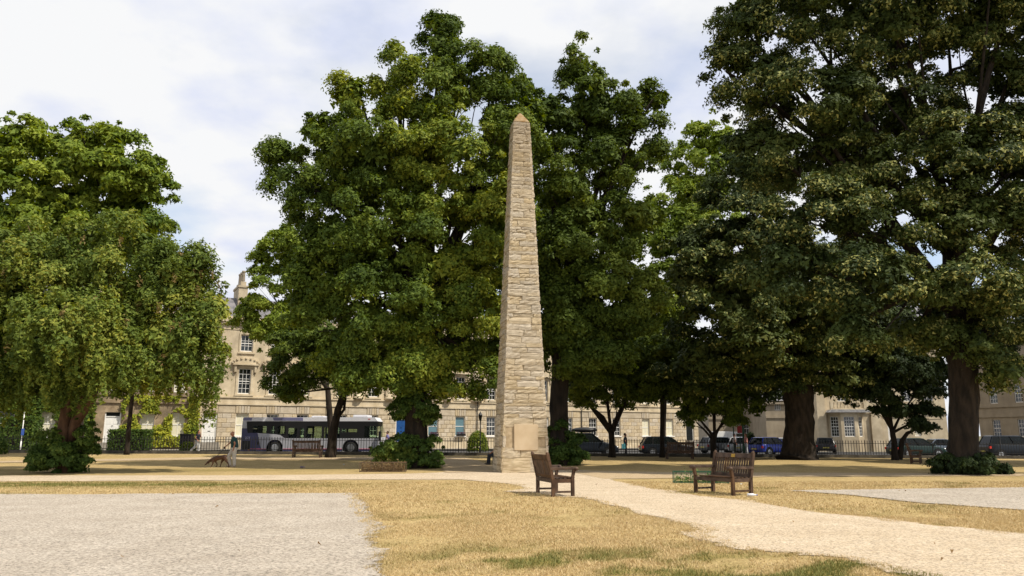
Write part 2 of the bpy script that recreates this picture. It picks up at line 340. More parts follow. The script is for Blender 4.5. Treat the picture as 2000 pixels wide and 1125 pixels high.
for k, (nm, P, mk) in enumerate(PATHS):
    Pn = np.array(P); lo = Pn.min(0)-1; hi = Pn.max(0)+1; lo = np.maximum(lo, (-59, 4)); hi = np.minimum(hi, (59, 54.5))
    X, Y, F = grid(lo[0], hi[0], lo[1], hi[1], .2 if nm != 'gravel_patch' else .25)
    sd_ = polysdf(P, X, Y)+(.42*fbm(X*1.3, Y*1.3, 40+k)*np.clip(1.6-np.abs(Y-19)/8, .25, 1) if nm in ('gravel_area', 'sandy_path') else 0); keep = (sd_ < .9)[F].any(1); F = F[keep]
    u, inv = np.unique(F, return_inverse=True); F = inv.reshape(F.shape); X, Y, sd_ = X[u], Y[u], sd_[u]
    Z = gzn(X, Y)+.012*fbm(X*.8, Y*.8, 2)+.010+.003*k
    soft = {'gravel_area': .9}.get(nm, .85)
    link(nm, npmesh(nm, np.stack([X, Y, Z], 1), F, M[mk], {'edge': ('POINT', np.clip(-sd_/soft, -1, 1.5))}, True), kind='structure')
# grass blades near the camera
def blades(n, y0, y1, seed):
    r = np.random.default_rng(seed); y = np.sqrt(r.uniform(y0*y0, y1*y1, n)); x = (r.uniform(-1, 1, n))*y*.70
    s = np.full(n, 1e9)
    for nm, P, mk in PATHS[:2]+PATHS[3:4]: s = np.minimum(s, polysdf(P, x, y))
    k = (s > -.14+.34*fbm(x*5, y*5, 3)) & (fbm(x*2.2, y*2.2, 31)+.35*fbm(x*9, y*9, 32) > r.uniform(-.55, .05, n)); x, y = x[k], y[k]; return x, y
xs, ys = [], []
for n, a, b, sdd in ((230000, 8.6, 16, 1), (130000, 16, 27, 2)):
    x, y = blades(n, a, b, sdd); xs.append(x); ys.append(y)
x = np.concatenate(xs); y = np.concatenate(ys); n = len(x)
g = green_shade_mask(x, y); h = rng.uniform(.008, .028, n)*(1+.5*g)*(1+(y > 16)*.3); w = rng.uniform(.004, .009, n)*(1+(y > 16)*.8)
th = rng.uniform(0, 6.28, n); lx = rng.normal(0, .022, n); ly = rng.normal(0, .022, n); z = gzn(x, y)
A = np.stack([x-w*np.cos(th), y-w*np.sin(th), z-.002], 1); B = np.stack([x+w*np.cos(th), y+w*np.sin(th), z-.002], 1); C = np.stack([x+lx, y+ly, z+.012+h], 1)
V = np.stack([A, B, C], 1).reshape(-1, 3); F = np.arange(3*n).reshape(-1, 3)
tint = np.clip(g*1.1+rng.uniform(-.3, .30, n), 0, 1)
M['blade'] = leafmat('grass_blades', (.56, .435, .235), (.35, .28, .12), (.18, .185, .055), .2)
o = link('grass', npmesh('grass', V, F, M['blade'], {'tint': ('FACE', tint)}), kind='stuff'); tag(o, 'short parched yellow grass with green tufts in the foreground', 'grass')

# ---------------------------------------------------------------- foliage
def leaves(name, mtl, P, Nn, size, tint, parent=None, kind=None, loc=(0, 0, 0), long=1.25):
    n = len(P); Nn = Nn/np.linalg.norm(Nn, axis=1)[:, None]
    t = rng.normal(size=(n, 3)); t[:, 2] -= .5; t -= (t*Nn).sum(1)[:, None]*Nn; t /= np.linalg.norm(t, axis=1)[:, None]+1e-9
    b = np.cross(Nn, t); s = size[:, None]
    V = np.stack([P-t*s*.35*long+b*s*.42, P+t*s*.65*long-Nn*s*.12, P-t*s*.35*long-b*s*.42], 1).reshape(-1, 3)-np.array(loc)
    F = np.arange(3*n).reshape(-1, 3)
    return link(name, npmesh(name, V, F, mtl, {'tint': ('FACE', np.clip(tint, 0, 1))}), parent, kind=kind)
LEAFN = [0]
def crown(lobes, total, leaf, rc=(.45, .95), flat=.6, upb=.6, hang=0., bract=0., seed=0, interior=.22, tshift=0., back=.55, strands=0., big=1.7, ctv=.22):
    r = np.random.default_rng(seed); C = np.array([l[0] for l in lobes]); Rr = np.array([l[1] for l in lobes])
    total = int(total*1.75); leaf *= .77
    area = (Rr[:, 0]*Rr[:, 2]+Rr[:, 1]*Rr[:, 2]+Rr[:, 0]*Rr[:, 1]); nc = int(area.sum()*4.2*1.15/(math.pi*np.mean(rc)**2))
    idx = r.choice(len(lobes), nc, p=area/area.sum()); d = r.normal(size=(nc, 3)); d /= np.linalg.norm(d, axis=1)[:, None]
    flip = (d[:, 1] > .2) & (r.random(nc) > back); d[flip, 1] *= -1
    rad = r.uniform(.82, 1.03, nc); k = r.random(nc); rad = np.where(k < interior, r.uniform(.3, .8, nc), rad); spr = k > .78; rad = np.where(spr, r.uniform(.98, 1.2, nc), rad)
    bump = 1+.10*np.sin(d[:, 0]*7+idx)*np.sin(d[:, 2]*6+idx*2)+.06*np.sin(d[:, 0]*15+idx*3)*np.sin(d[:, 2]*13)
    p = C[idx]+Rr[idx]*d*(rad*bump)[:, None]
    q = np.full(nc, 9.)
    for i in range(len(lobes)):
        e = np.linalg.norm((p-C[i])/Rr[i], axis=1); q = np.where(idx == i, q, np.minimum(q, e))
    keep = (q > .74) | (k < interior*.6); inn = k < interior; p, d, idx, spr, inn = p[keep], d[keep], idx[keep], spr[keep], inn[keep]; nc = len(p)
    cr = r.uniform(rc[0], rc[1], nc)*np.where(spr, .42, 1)
    wgt = cr**2; cnt = np.maximum(6, (total*wgt/wgt.sum())*np.where(inn, .7, 1.08)).astype(int); ci = np.repeat(np.arange(nc), cnt); n = len(ci)
    v = r.normal(size=(n, 3))*.8; v += d[ci]*.45; v[:, 2] += upb; v /= np.linalg.norm(v, axis=1)[:, None]
    rr = cr[ci]*(r.uniform(.35, 1.08, n)); lump = 1+.25*np.sin(v[:, 0]*9+ci)*np.sin(v[:, 1]*9+ci*2)
    off = v*(rr*lump)[:, None]; off[:, 2] *= flat
    if hang: off[:, 2] -= hang*r.random(n)**1.5*cr[ci]
    if strands:
        sid = r.integers(0, 6, n); sx = np.sin(ci*12.9+sid*4.1)*.7; sy = np.cos(ci*7.7+sid*2.3)*.7; st_ = (r.random(n) < strands) & ~inn[ci]; dn = r.random(n)
        L_ = 1.1+1.0*np.abs(np.sin(ci*3.3+sid*1.7)); w_ = .16*(1-dn*.5)
        off = np.where(st_[:, None], np.stack([cr[ci]*(sx+r.normal(0, 1, n)*w_), cr[ci]*(sy+r.normal(0, 1, n)*w_), -cr[ci]*dn*L_], 1), off)
    # droop: clump edges hang lower
    off[:, 2] -= .25*(off[:, 0]**2+off[:, 1]**2)/cr[ci]
    P = p[ci]+off
    Nn = v*.7+d[ci]*.25+r.normal(size=(n, 3))*.45; Nn[:, 2] += .35
    ct = r.uniform(-ctv, ctv, nc); tint = .42+ct[ci]+r.normal(0, .13, n)+tshift+.38*fbm(P[:, 0]*.5+P[:, 2]*.45, P[:, 1]*.5-P[:, 2]*.35, seed)
    if bract:
        bc = (r.random(nc) < .75)[ci] & (r.random(n) < bract) & (off[:, 2] < .35*cr[ci]) & ~inn[ci]; tint = np.where(bc, r.uniform(.8, 1, n), tint*.72)
    size = leaf*r.uniform(.6, 1.3, n)*np.where(inn[ci], big, 1); LEAFN[0] += n
    return P, Nn, size, tint
def pl(lst, Y, depth=.9, k=1.):   # pixel lobes -> world lobes
    o = []
    for l in lst:
        px, py, rx, ry = l[:4]; dy = l[4] if len(l) > 4 else 0; s = pxm(py, Y+dy); rx *= k; ry *= k; rxm = rx/s
        o.append((tuple(at(px, py, Y+dy)), (rxm, max(rxm, ry/s)*depth, ry/s)))
    return o
def limb(mb, a, b, r0, r1, bend=.15, seg=7, n=6):
    a = Vector(a); b = Vector(b); mid = a.lerp(b, .5)+Vector((random.uniform(-1, 1), random.uniform(-1, 1), random.uniform(0, .6)))*(b-a).length*bend
    pts = []; rr = []
    for i in range(n):
        t = i/(n-1); pts.append(a*(1-t)**2+mid*2*t*(1-t)+b*t*t); rr.append(r0+(r1-r0)*t**.8)
    mb.tube(pts, rr, seg, .06); return pts
def tree(name, label, Y, trunk, lobes, total, leaf, mtl, bark='bark', group=None, nl=None, twigs=3, skirt=None, ls=1., **kw):
    """trunk: list of (px,py,radius m); lobes in pixels"""
    b = gp(trunk[0][0], trunk[0][1]) if Y is None else at(trunk[0][0], trunk[0][1], Y)
    Y = b.y; b.z = gz(b.x, b.y); root = thing(name, label, 'tree', b, 0, group)
    pts = [at(t[0], t[1], Y)-b for t in trunk]; pts[0].z = -.15; rr = [t[2] for t in trunk]
    P2 = []; R2 = []
    for i in range(len(pts)-1):
        for j in range(4): t = j/4; P2.append(pts[i].lerp(pts[i+1], t)+Vector((random.uniform(-1, 1), random.uniform(-1, 1), 0))*rr[i]*.06*(i+j > 0)); R2.append(rr[i]+(rr[i+1]-rr[i])*t)
    P2.append(pts[-1]); R2.append(rr[-1]); R2[0] *= 1.25; R2[1] *= 1.05
    mb = MB().tube(P2, R2, 14, .05); mb.build('trunk', M[bark], root, True)
    L = pl(lobes, Y, k=ls); mb = MB(); base = pts[-2] if len(pts) > 2 else pts[-1]; kk = 0
    for (c, rad) in L:
        c = Vector(c)-b; st = base.lerp(pts[-1], random.uniform(.2, .9)); q = limb(mb, st, c, rr[-1]*.62, .04, .1)
        for _ in range(twigs):
            e = c+Vector((random.uniform(-1, 1)*rad[0], random.uniform(-1, .6)*rad[1], random.uniform(-.7, 1)*rad[2]))*.85
            limb(mb, q[random.randint(2, 4)], e, rr[-1]*.2, .012, .12, 5)
    if mb.v: mb.build('branches', M[bark], root, True)
    P, Nn, s, t = crown(L, total, leaf, **kw); leaves('crown', mtl, P, Nn, s, t, root, loc=tuple(b))
    if skirt:
        Ls = pl([sk[:4]+(sk[4] if len(sk) > 4 else 0,) for sk in skirt[0]], Y, 1.0); P, Nn, s, t = crown(Ls, skirt[1], skirt[2], rc=(.18, .38), seed=77, interior=.3)
        kz = P[:, 2] > gzn(P[:, 0], P[:, 1])+.02
        leaves('basal_shoots', skirt[3], P[kz], Nn[kz], s[kz], t[kz], root, loc=tuple(b))
    return root
M['leafA'] = leafmat('lime_leaves', (.045, .078, .012), (.13, .185, .023), (.36, .38, .048))
M['leafB'] = leafmat('lime_leaves_cool', (.042, .072, .011), (.10, .145, .02), (.21, .25, .038))
M['leafL'] = leafmat('bright_leaves', (.09, .14, .015), (.18, .245, .03), (.30, .34, .05))
M['leafW'] = leafmat('weeping_leaves', (.05, .085, .015), (.15, .20, .033), (.40, .38, .065))
M['leafC'] = leafmat('plane_leaves', (.055, .10, .013), (.165, .225, .025), (.33, .38, .05))
M['leafD'] = leafmat('silver_lime_leaves', (.025, .043, .011), (.072, .098, .020), (.39, .39, .125), .18)
M['leafS'] = leafmat('shoot_leaves', (.03, .06, .012), (.08, .135, .025), (.22, .29, .055))
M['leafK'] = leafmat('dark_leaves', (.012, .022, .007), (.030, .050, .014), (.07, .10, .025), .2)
M['ivy'] = leafmat('ivy_leaves', (.05, .09, .012), (.13, .18, .02), (.40, .40, .04))

tree('weeping_tree', 'weeping tree with trailing branches and forked brown trunk, leftmost of the near trees', 33.5,
     [(128, 918, .34), (125, 870, .30), (128, 820, .28), (140, 772, .30)],
     [(95, 565, 130, 125), (235, 510, 105, 85, .5), (335, 560, 85, 85), (150, 660, 150, 90, -1), (320, 660, 95, 80, -.5), (55, 690, 100, 70), (225, 705, 105, 55, -1), (392, 560, 45, 60), (385, 680, 48, 85), (405, 600, 38, 60), (-60, 620, 130, 150), (-20, 540, 80, 90, 1)],
     135000, .16, M['leafW'], 'barkred', rc=(.4, .8), flat=.75, strands=.55, seed=1, upb=.4, interior=.3, skirt=([(125, 885, 52, 38), (100, 862, 26, 22), (162, 855, 22, 36), (85, 895, 24, 20), (160, 897, 30, 20)], 13000, .13, M['leafS']))
# second fork of the weeping tree's trunk
wt = COL.objects['weeping_tree']; b = wt.location
M['pod'] = leafmat('tan_pods', (.16, .11, .045), (.24, .18, .07), (.36, .29, .12))
Pp = []
for (c, rad) in pl([(95, 565, 130, 125), (235, 510, 105, 85, .5), (335, 560, 90, 90), (150, 640, 150, 90, -1), (320, 660, 95, 80, -.5), (225, 690, 105, 55, -1), (392, 560, 45, 60)], 33.5):
    for _ in range(15):
        d_ = rng.normal(size=3); d_[1] = -abs(d_[1]); d_ /= np.linalg.norm(d_); q_ = np.array(c)+np.array(rad)*d_*1.03
        for _ in range(14): Pp.append(q_+np.array([rng.normal(0, .05), rng.normal(0, .05), -rng.uniform(0, .45)]))
Pp = np.array(Pp); leaves('seed_pods', M['pod'], Pp, rng.normal(size=Pp.shape)+np.array([0, -.6, 0]), rng.uniform(.05, .10, len(Pp)), rng.random(len(Pp)), wt, loc=tuple(b), long=2)
MB().tube([at(136, 870, 33.5)-b, at(148, 825, 33.4)-b, at(168, 785, 33.3)-b, at(178, 762, 33.2)-b], [.2, .22, .3, .3], 12, .06).build('trunk_fork', M['barkred'], wt, True)
MB().tube([at(128, 800, 33.5)-b, at(112, 775, 33.3)-b, at(96, 765, 33.0)-b], [.22, .2, .12], 12, .06).build('limb', M['barkred'], wt, True)
tree('broad_tree', 'broad yellow-green tree rising behind the weeping tree on the left', 47,
     [(150, 886, .4), (150, 700, .35), (150, 500, .3)],
     [(25, 290, 75, 65), (150, 320, 95, 75), (235, 325, 80, 75, -1), (290, 385, 48, 70), (90, 400, 130, 90), (255, 440, 78, 60), (-60, 340, 90, 110), (120, 480, 130, 70), (-20, 470, 110, 80)],
     75000, .26, M['leafC'], seed=2, rc=(.5, 1.0))
A = tree('tall_lime_tree', 'tallest central tree with pointed green crown left of the obelisk', 38,
     [(815, 906, .62), (813, 850, .56), (812, 780, .52), (815, 700, .5), (835, 480, .4)],
     [(862, 85, 38, 55), (848, 190, 82, 85), (905, 130, 55, 50), (960, 150, 32, 55), (705, 195, 46, 62), (745, 300, 120, 95), (632, 270, 55, 50), (565, 330, 45, 65), (610, 370, 85, 65), (895, 320, 125, 110), (1000, 250, 55, 95), (700, 440, 130, 85), (860, 480, 140, 100), (975, 440, 60, 110), (640, 545, 85, 75), (760, 600, 140, 90), (905, 610, 95, 90), (690, 680, 95, 50), (820, 705, 90, 50), (930, 710, 45, 45), (590, 620, 50, 70), (740, 738, 90, 34), (880, 742, 80, 32), (960, 735, 45, 36), (780, 130, 28, 45), (1005, 160, 35, 40, 1)],
     215000, .17, M['leafA'], seed=3, rc=(.4, .9), ls=.93, twigs=3, flat=.75, interior=.26, skirt=([(795, 885, 62, 34), (755, 893, 30, 20), (842, 885, 30, 30), (812, 800, 45, 30), (800, 760, 30, 30)], 17000, .15, M['leafS']))
tree('twin_lime_tree', 'tall dark-trunked tree directly behind and right of the obelisk', 41,
     [(1092, 906, .52), (1092, 850, .5), (1092, 780, .48), (1095, 700, .45), (1120, 480, .35)],
     [(1132, 110, 34, 42), (1148, 200, 65, 75), (1232, 205, 48, 45), (1278, 190, 22, 25), (1080, 240, 50, 75), (1210, 300, 78, 70), (1110, 350, 75, 90), (1262, 270, 28, 50), (1130, 480, 105, 90), (1225, 430, 65, 55), (1185, 580, 100, 75), (1090, 620, 70, 90), (1240, 590, 60, 70), (1150, 690, 90, 50), (1040, 560, 50, 90, 1)],
     125000, .18, M['leafB'], seed=4, rc=(.4, .9), ls=.93, twigs=3, flat=.75, interior=.26, skirt=([(1108, 880, 36, 30), (1125, 893, 22, 16), (1085, 890, 25, 20), (1095, 845, 20, 25)], 8000, .14, M['leafS']))
tree('great_lime_tree', 'massive dark tree with the thick flared trunk behind the slatted bench', 50,
     [(1558, 893, 1.15), (1560, 860, .95), (1562, 810, .88), (1560, 770, .95), (1556, 720, .85)],
     [(1370, 520, 75, 70, -3), (1450, 470, 100, 85, -3), (1420, 600, 110, 70, -3), (1560, 560, 150, 110), (1400, 680, 75, 45, -2), (1550, 690, 130, 50, 1), (1680, 660, 100, 75), (1470, 370, 80, 80, -2), (1380, 440, 60, 60, -2), (1480, 655, 80, 45, -4), (1450, 725, 80, 36), (1350, 725, 70, 38), (1640, 740, 60, 34), (1510, 742, 46, 30), (1600, 720, 60, 40)],
     90000, .23, M['leafD'], seed=5, bract=.16, rc=(.55, 1.1), flat=.5, back=.35, interior=.3)
tree('silver_lime_tree', 'huge blossoming tree filling the upper right, its broad trunk rising from low shoots', 32,
     [(1882, 918, .60), (1882, 860, .56), (1883, 780, .56), (1880, 700, .58), (1860, 400, .45)],
     [(1455, 60, 60, 60), (1418, 140, 38, 55), (1480, 160, 80, 60), (1560, 40, 120, 70), (1700, 60, 130, 90), (1850, 40, 140, 110, 1), (1980, 120, 120, 140, 1), (1570, 200, 130, 70, -1), (1500, 290, 80, 75), (1720, 230, 140, 70, 2), (1640, 330, 130, 60, 1), (1860, 310, 120, 70, -1), (1980, 330, 90, 120), (1600, 430, 110, 65, -1), (1750, 430, 110, 60, -1), (1900, 440, 110, 60, -1), (1540, 520, 85, 55, -1), (1690, 550, 100, 55, -2), (1840, 560, 100, 50, -2), (1960, 580, 80, 70, -1), (1900, 670, 90, 32, -1), (1968, 720, 48, 42, -1), (1650, 650, 55, 40, -2), (1790, 640, 60, 40), (2100, 250, 120, 250), (2080, 560, 90, 140), (1700, -90, 260, 110), (2000, -60, 180, 140)],
     320000, .155, M['leafD'], seed=6, bract=.26, rc=(.4, .95), flat=.55, twigs=2, back=.45, interior=.34, big=1.5, skirt=([(1882, 905, 60, 16), (1835, 912, 24, 10), (1935, 912, 26, 10)], 7000, .12, M['leafK']))
# smaller and farther trees
G_F = 'small trees along the railings'
tree('small_tree', 'leaning brown tree with side branch in front of the bus', 49.5,
     [(645, 889, .33), (650, 850, .27), (660, 800, .22), (672, 765, .20), (685, 735, .16)],
     [(600, 715, 62, 36), (690, 710, 70, 38), (548, 742, 34, 28), (640, 670, 90, 50), (740, 740, 36, 24), (575, 768, 26, 16)], 22000, .2, M['leafB'], seed=7, rc=(.4, .8))
st = COL.objects['small_tree']; b = st.location
MB().tube([at(656, 820, 49.5)-b, at(672, 800, 49.5)-b, at(676, 765, 49.5)-b], [.1, .09, .07], 8, .05).build('branch', M['bark'], st, True)
tree('slender_tree', 'thin upright dark trunk standing between the weeping tree and the walker', 52.5,
     [(248, 880, .17), (252, 830, .14), (258, 780, .12), (258, 740, .1)],
     [(255, 725, 55, 36), (300, 742, 36, 22), (210, 745, 36, 24)], 9000, .2, M['leafB'], seed=8, rc=(.4, .7))
tree('forked_tree', 'small V-forked dark tree by the railings, right of the roof-box car', 53,
     [(1195, 890, .24), (1195, 860, .2), (1193, 838, .2)],
     [(1180, 752, 60, 34), (1120, 752, 34, 26), (1245, 745, 52, 34), (1180, 700, 80, 40), (1150, 782, 26, 14), (1222, 782, 22, 12)], 20000, .2, M['leafB'], seed=9, rc=(.4, .75))
ft = COL.objects['forked_tree']; b = ft.location
MB().tube([at(1194, 845, 53)-b, at(1178, 815, 53)-b, at(1150, 790, 53)-b], [.15, .12, .07], 8, .05).build('branch', M['bark'], ft, True)
MB().tube([at(1194, 845, 53)-b, at(1208, 810, 53)-b, at(1222, 775, 53)-b], [.15, .12, .08], 8, .05).build('branch', M['bark'], ft, True)
tree('straight_tree', 'straight slim trunk standing before the red-lit black car', 53,
     [(1293, 893, .17), (1293, 840, .14), (1293, 790, .13), (1292, 740, .1)],
     [(1290, 735, 50, 34), (1330, 752, 36, 26), (1260, 770, 26, 16), (1300, 690, 60, 40)], 12000, .2, M['leafB'], seed=10, rc=(.4, .75))
tree('low_spreading_tree', 'low spreading tree whose forked trunk stands behind the slatted bench', 53,
     [(1395, 893, .24), (1393, 865, .19), (1396, 845, .18)],
     [(1390, 775, 68, 28), (1340, 790, 36, 24), (1440, 790, 45, 26), (1400, 740, 80, 34), (1360, 825, 22, 14), (1420, 820, 26, 12)], 18000, .2, M['leafB'], seed=11, rc=(.35, .7))
tree('twisted_tree', 'twisted twin-stemmed dark tree between the two big trunks on the right', 50,
     [(1748, 895, .22), (1746, 860, .17), (1742, 838, .16)],
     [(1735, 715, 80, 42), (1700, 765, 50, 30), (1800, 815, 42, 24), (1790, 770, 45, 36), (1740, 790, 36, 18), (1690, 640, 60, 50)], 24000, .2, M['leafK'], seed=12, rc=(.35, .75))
tt = COL.objects['twisted_tree']; b = tt.location
MB().tube([at(1742, 840, 50)-b, at(1733, 815, 50)-b, at(1728, 790, 50)-b], [.14, .11, .08], 8, .05).build('branch', M['bark'], tt, True)
MB().tube([at(1757, 897, 50)-b, at(1762, 860, 50)-b, at(1772, 846, 49.8)-b, at(1795, 836, 49.7)-b], [.18, .15, .12, .08], 8, .05).build('branch', M['bark'], tt, True)
tree('pale_tree', 'bright green tree peeping out left of the tall central tree', 58,
     [(652, 880, .25), (640, 760, .2), (570, 640, .15)],
     [(545, 500, 40, 45), (530, 570, 48, 50), (505, 620, 38, 36), (590, 480, 50, 50), (560, 650, 60, 40)], 22000, .24, M['leafL'], seed=13, rc=(.45, .85))
tree('sunlit_tree', 'bright yellow-green tree filling the gap left of the huge right-hand crown', 60,
     [(1294, 885, .18), (1300, 700, .18), (1340, 500, .15)],
     [(1385, 255, 38, 38), (1355, 310, 52, 50), (1410, 330, 70, 70), (1320, 400, 55, 60), (1290, 470, 55, 70), (1370, 430, 80, 80), (1300, 590, 70, 80), (1400, 540, 90, 80)], 45000, .27, M['leafL'], seed=14, rc=(.55, 1.0))
tree('dark_backing_tree', 'dark dense tree seen between the two giant right-hand trunks', 64,
     [(1556, 885, .4), (1558, 780, .35), (1600, 650, .3)],
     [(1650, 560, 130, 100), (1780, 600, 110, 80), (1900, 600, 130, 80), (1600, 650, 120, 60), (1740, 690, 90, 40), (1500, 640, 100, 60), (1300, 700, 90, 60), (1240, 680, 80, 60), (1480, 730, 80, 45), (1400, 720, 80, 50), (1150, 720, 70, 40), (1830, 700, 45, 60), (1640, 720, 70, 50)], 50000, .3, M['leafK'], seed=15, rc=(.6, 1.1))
tree('edge_lime_tree', 'dark lime tree just beyond the right edge of the picture, shading the grass', 40,
     [(2300, 895, .6), (2300, 760, .5), (2290, 560, .4)],
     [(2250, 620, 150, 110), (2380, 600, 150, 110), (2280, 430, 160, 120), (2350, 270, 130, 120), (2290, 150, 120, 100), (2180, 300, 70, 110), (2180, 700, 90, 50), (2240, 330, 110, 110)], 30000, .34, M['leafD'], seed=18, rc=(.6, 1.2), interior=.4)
tree('far_edge_tree', 'second dark tree outside the right edge, nearer the railings', 46,
     [(2150, 893, .5), (2150, 790, .45), (2150, 600, .4)],
     [(2110, 640, 80, 90), (2190, 560, 110, 120), (2150, 440, 90, 100), (2170, 320, 80, 90), (2120, 740, 75, 36)], 16000, .34, M['leafK'], seed=19, rc=(.6, 1.2), interior=.4)
tree('rear_lime_tree', 'dark tree standing behind the central trees, closing the gap at the obelisk', 50,
     [(985, 890, .3), (985, 780, .3), (990, 600, .25)],
     [(1000, 420, 90, 110), (960, 570, 100, 90), (1060, 500, 90, 110), (930, 670, 80, 50), (1010, 690, 70, 50), (1100, 640, 80, 60)], 40000, .25, M['leafB'], seed=16, rc=(.6, 1.0))

# ---------------------------------------------------------------- obelisk
oc = gp(980, 924); PHI = R(11.7); WB, WT = 2.08, .80
n_ = Vector((math.cos(PHI), math.sin(PHI), 0)); m_ = Vector((-math.sin(PHI), math.cos(PHI), 0))
ctr = Vector((oc.x, oc.y, 0))+n_*WB/2+m_*WB/2
HS = at(1022, 238, ctr.y-.4).z; HA = at(1022, 218, ctr.y).z
ob = thing('obelisk', 'tall tapering rubble-stone obelisk with orange lichen on its tip', 'obelisk', ctr, PHI)
def frus(z0, z1, w0, w1):
    mb = MB(); mb.v = [(-w0, -w0, z0), (w0, -w0, z0), (w0, w0, z0), (-w0, w0, z0), (-w1, -w1, z1), (w1, -w1, z1), (w1, w1, z1), (-w1, w1, z1)]
    mb.f = [(0, 3, 2, 1), (4, 5, 6, 7), (0, 1, 5, 4), (1, 2, 6, 5), (2, 3, 7, 6), (3, 0, 4, 7)]; return mb
frus(-.2, HS, WB/2-.035, WT/2-.03).build('core', M['mortar'], ob)
def roughblock(seed, jit=.05):
    r = random.Random(seed); mb = MB(); nx = 4
    # front face grid slightly uneven, box behind; unit size x,z in [-.5,.5], y in [-.5 front, .5]
    g = {}
    for i in range(nx+1):
        for j in range(3):
            x = i/nx-.5; z = j/2-.5; e = (i in (0, nx)) or (j in (0, 2))
            g[i, j] = len(mb.v); mb.v.append((x*(.97 if e else 1)+r.uniform(-.03, .03), (-.36 if e else -.5)+r.uniform(-.13, .13), z*(.94 if e else 1)+r.uniform(-.05, .05)))
    for i in range(nx):
        for j in range(2): mb.f.append((g[i, j], g[i+1, j], g[i+1, j+1], g[i, j+1]))
    bk = [len(mb.v)+k for k in range(4)]; mb.v += [(-.5, .5, -.5), (.5, .5, -.5), (.5, .5, .5), (-.5, .5, .5)]
    mb.f.append(tuple(g[i, 0] for i in range(nx, -1, -1))+(bk[0], bk[1])); mb.f.append(tuple(g[i, 2] for i in range(nx+1))+(bk[2], bk[3]))
    mb.f.append((g[0, 0], g[0, 1], g[0, 2], bk[3], bk[0])); mb.f.append((g[nx, 2], g[nx, 1], g[nx, 0], bk[1], bk[2])); return mb
RB = [roughblock(i).mesh('stone', M['obstone']) for i in range(9)]
rs = random.Random(5); slope = (WB-WT)/2/HS; tilt = math.atan(slope); rear = MB(); nst = 0
for face in range(4):
    ang = face*math.pi/2; z = 0; ci = 0
    while z < HS-.12:
        h = rs.uniform(.13, .30) if z > 2.2 else rs.uniform(.38, .5)
        if z < .05: h = .62
        if z+h > HS-.1: h = HS-z
        w = WB-(WB-WT)*(z+h/2)/HS; zc = z+h/2
        x = -w/2; first = True
        while x < w/2-.02:
            l = rs.uniform(.45, 1.15)*(1.25 if z < 2 else 1)
            if first and ci % 2: l *= .6
            first = False
            if x+l > w/2-.16: l = w/2-x
            xc = x+l/2; x += l
            if face == 0 and .93 < zc < 2.02 and abs(xc-.03) < .52+l*.2: continue
            d = w/2-.05+rs.uniform(-.016, .018); rot = Matrix.Rotation(ang, 4, 'Z')
            p = rot @ Vector((xc, -d, zc)); s = (l-.006, .13, h-.007)
            if face in (0, 3):
                o = link('stone', rs.choice(RB), ob, p, (-tilt, 0, ang), s); nst += 1
            else:
                q = Matrix.Translation(p) @ rot @ Matrix.Rotation(-tilt, 4, 'X') @ Matrix.Diagonal((*s, 1)); src = rs.choice(RB); n0 = len(rear.v)
                rear.v += [tuple(q @ v.co) for v in src.vertices]; rear.f += [tuple(n0+i for i in f.vertices) for f in src.polygons]
        z += h; ci += 1
print('obelisk stones', nst)
rear.build('rear_stonework', M['obstone'], ob, kind='stuff')
pq = bevel(MB().box(-.5, .54, -.05, .05, -.54, .54).build('plaque', M['plaque'], ob), .012); pq.location = (0, -(WB/2-slope*1.48)+.012, 1.47); pq.rotation_euler = (-tilt, 0, 0)
tp = MB(); w = WT/2+.012; tp.v = [(-w, -w, HS), (w, -w, HS), (w, w, HS), (-w, w, HS), (-w*.86, -w*.86, HS+.10), (w*.84, -w*.86, HS+.12), (w*.84, w*.84, HS+.12), (-w*.86, w*.84, HS+.10), (0, 0, HA)]
tp.f = [(0, 3, 2, 1), (0, 1, 5, 4), (1, 2, 6, 5), (2, 3, 7, 6), (3, 0, 4, 7), (4, 5, 8), (5, 6, 8), (6, 7, 8), (7, 4, 8)]; bevel(tp.build('capstone', M['lichen'], ob), .07, 3)

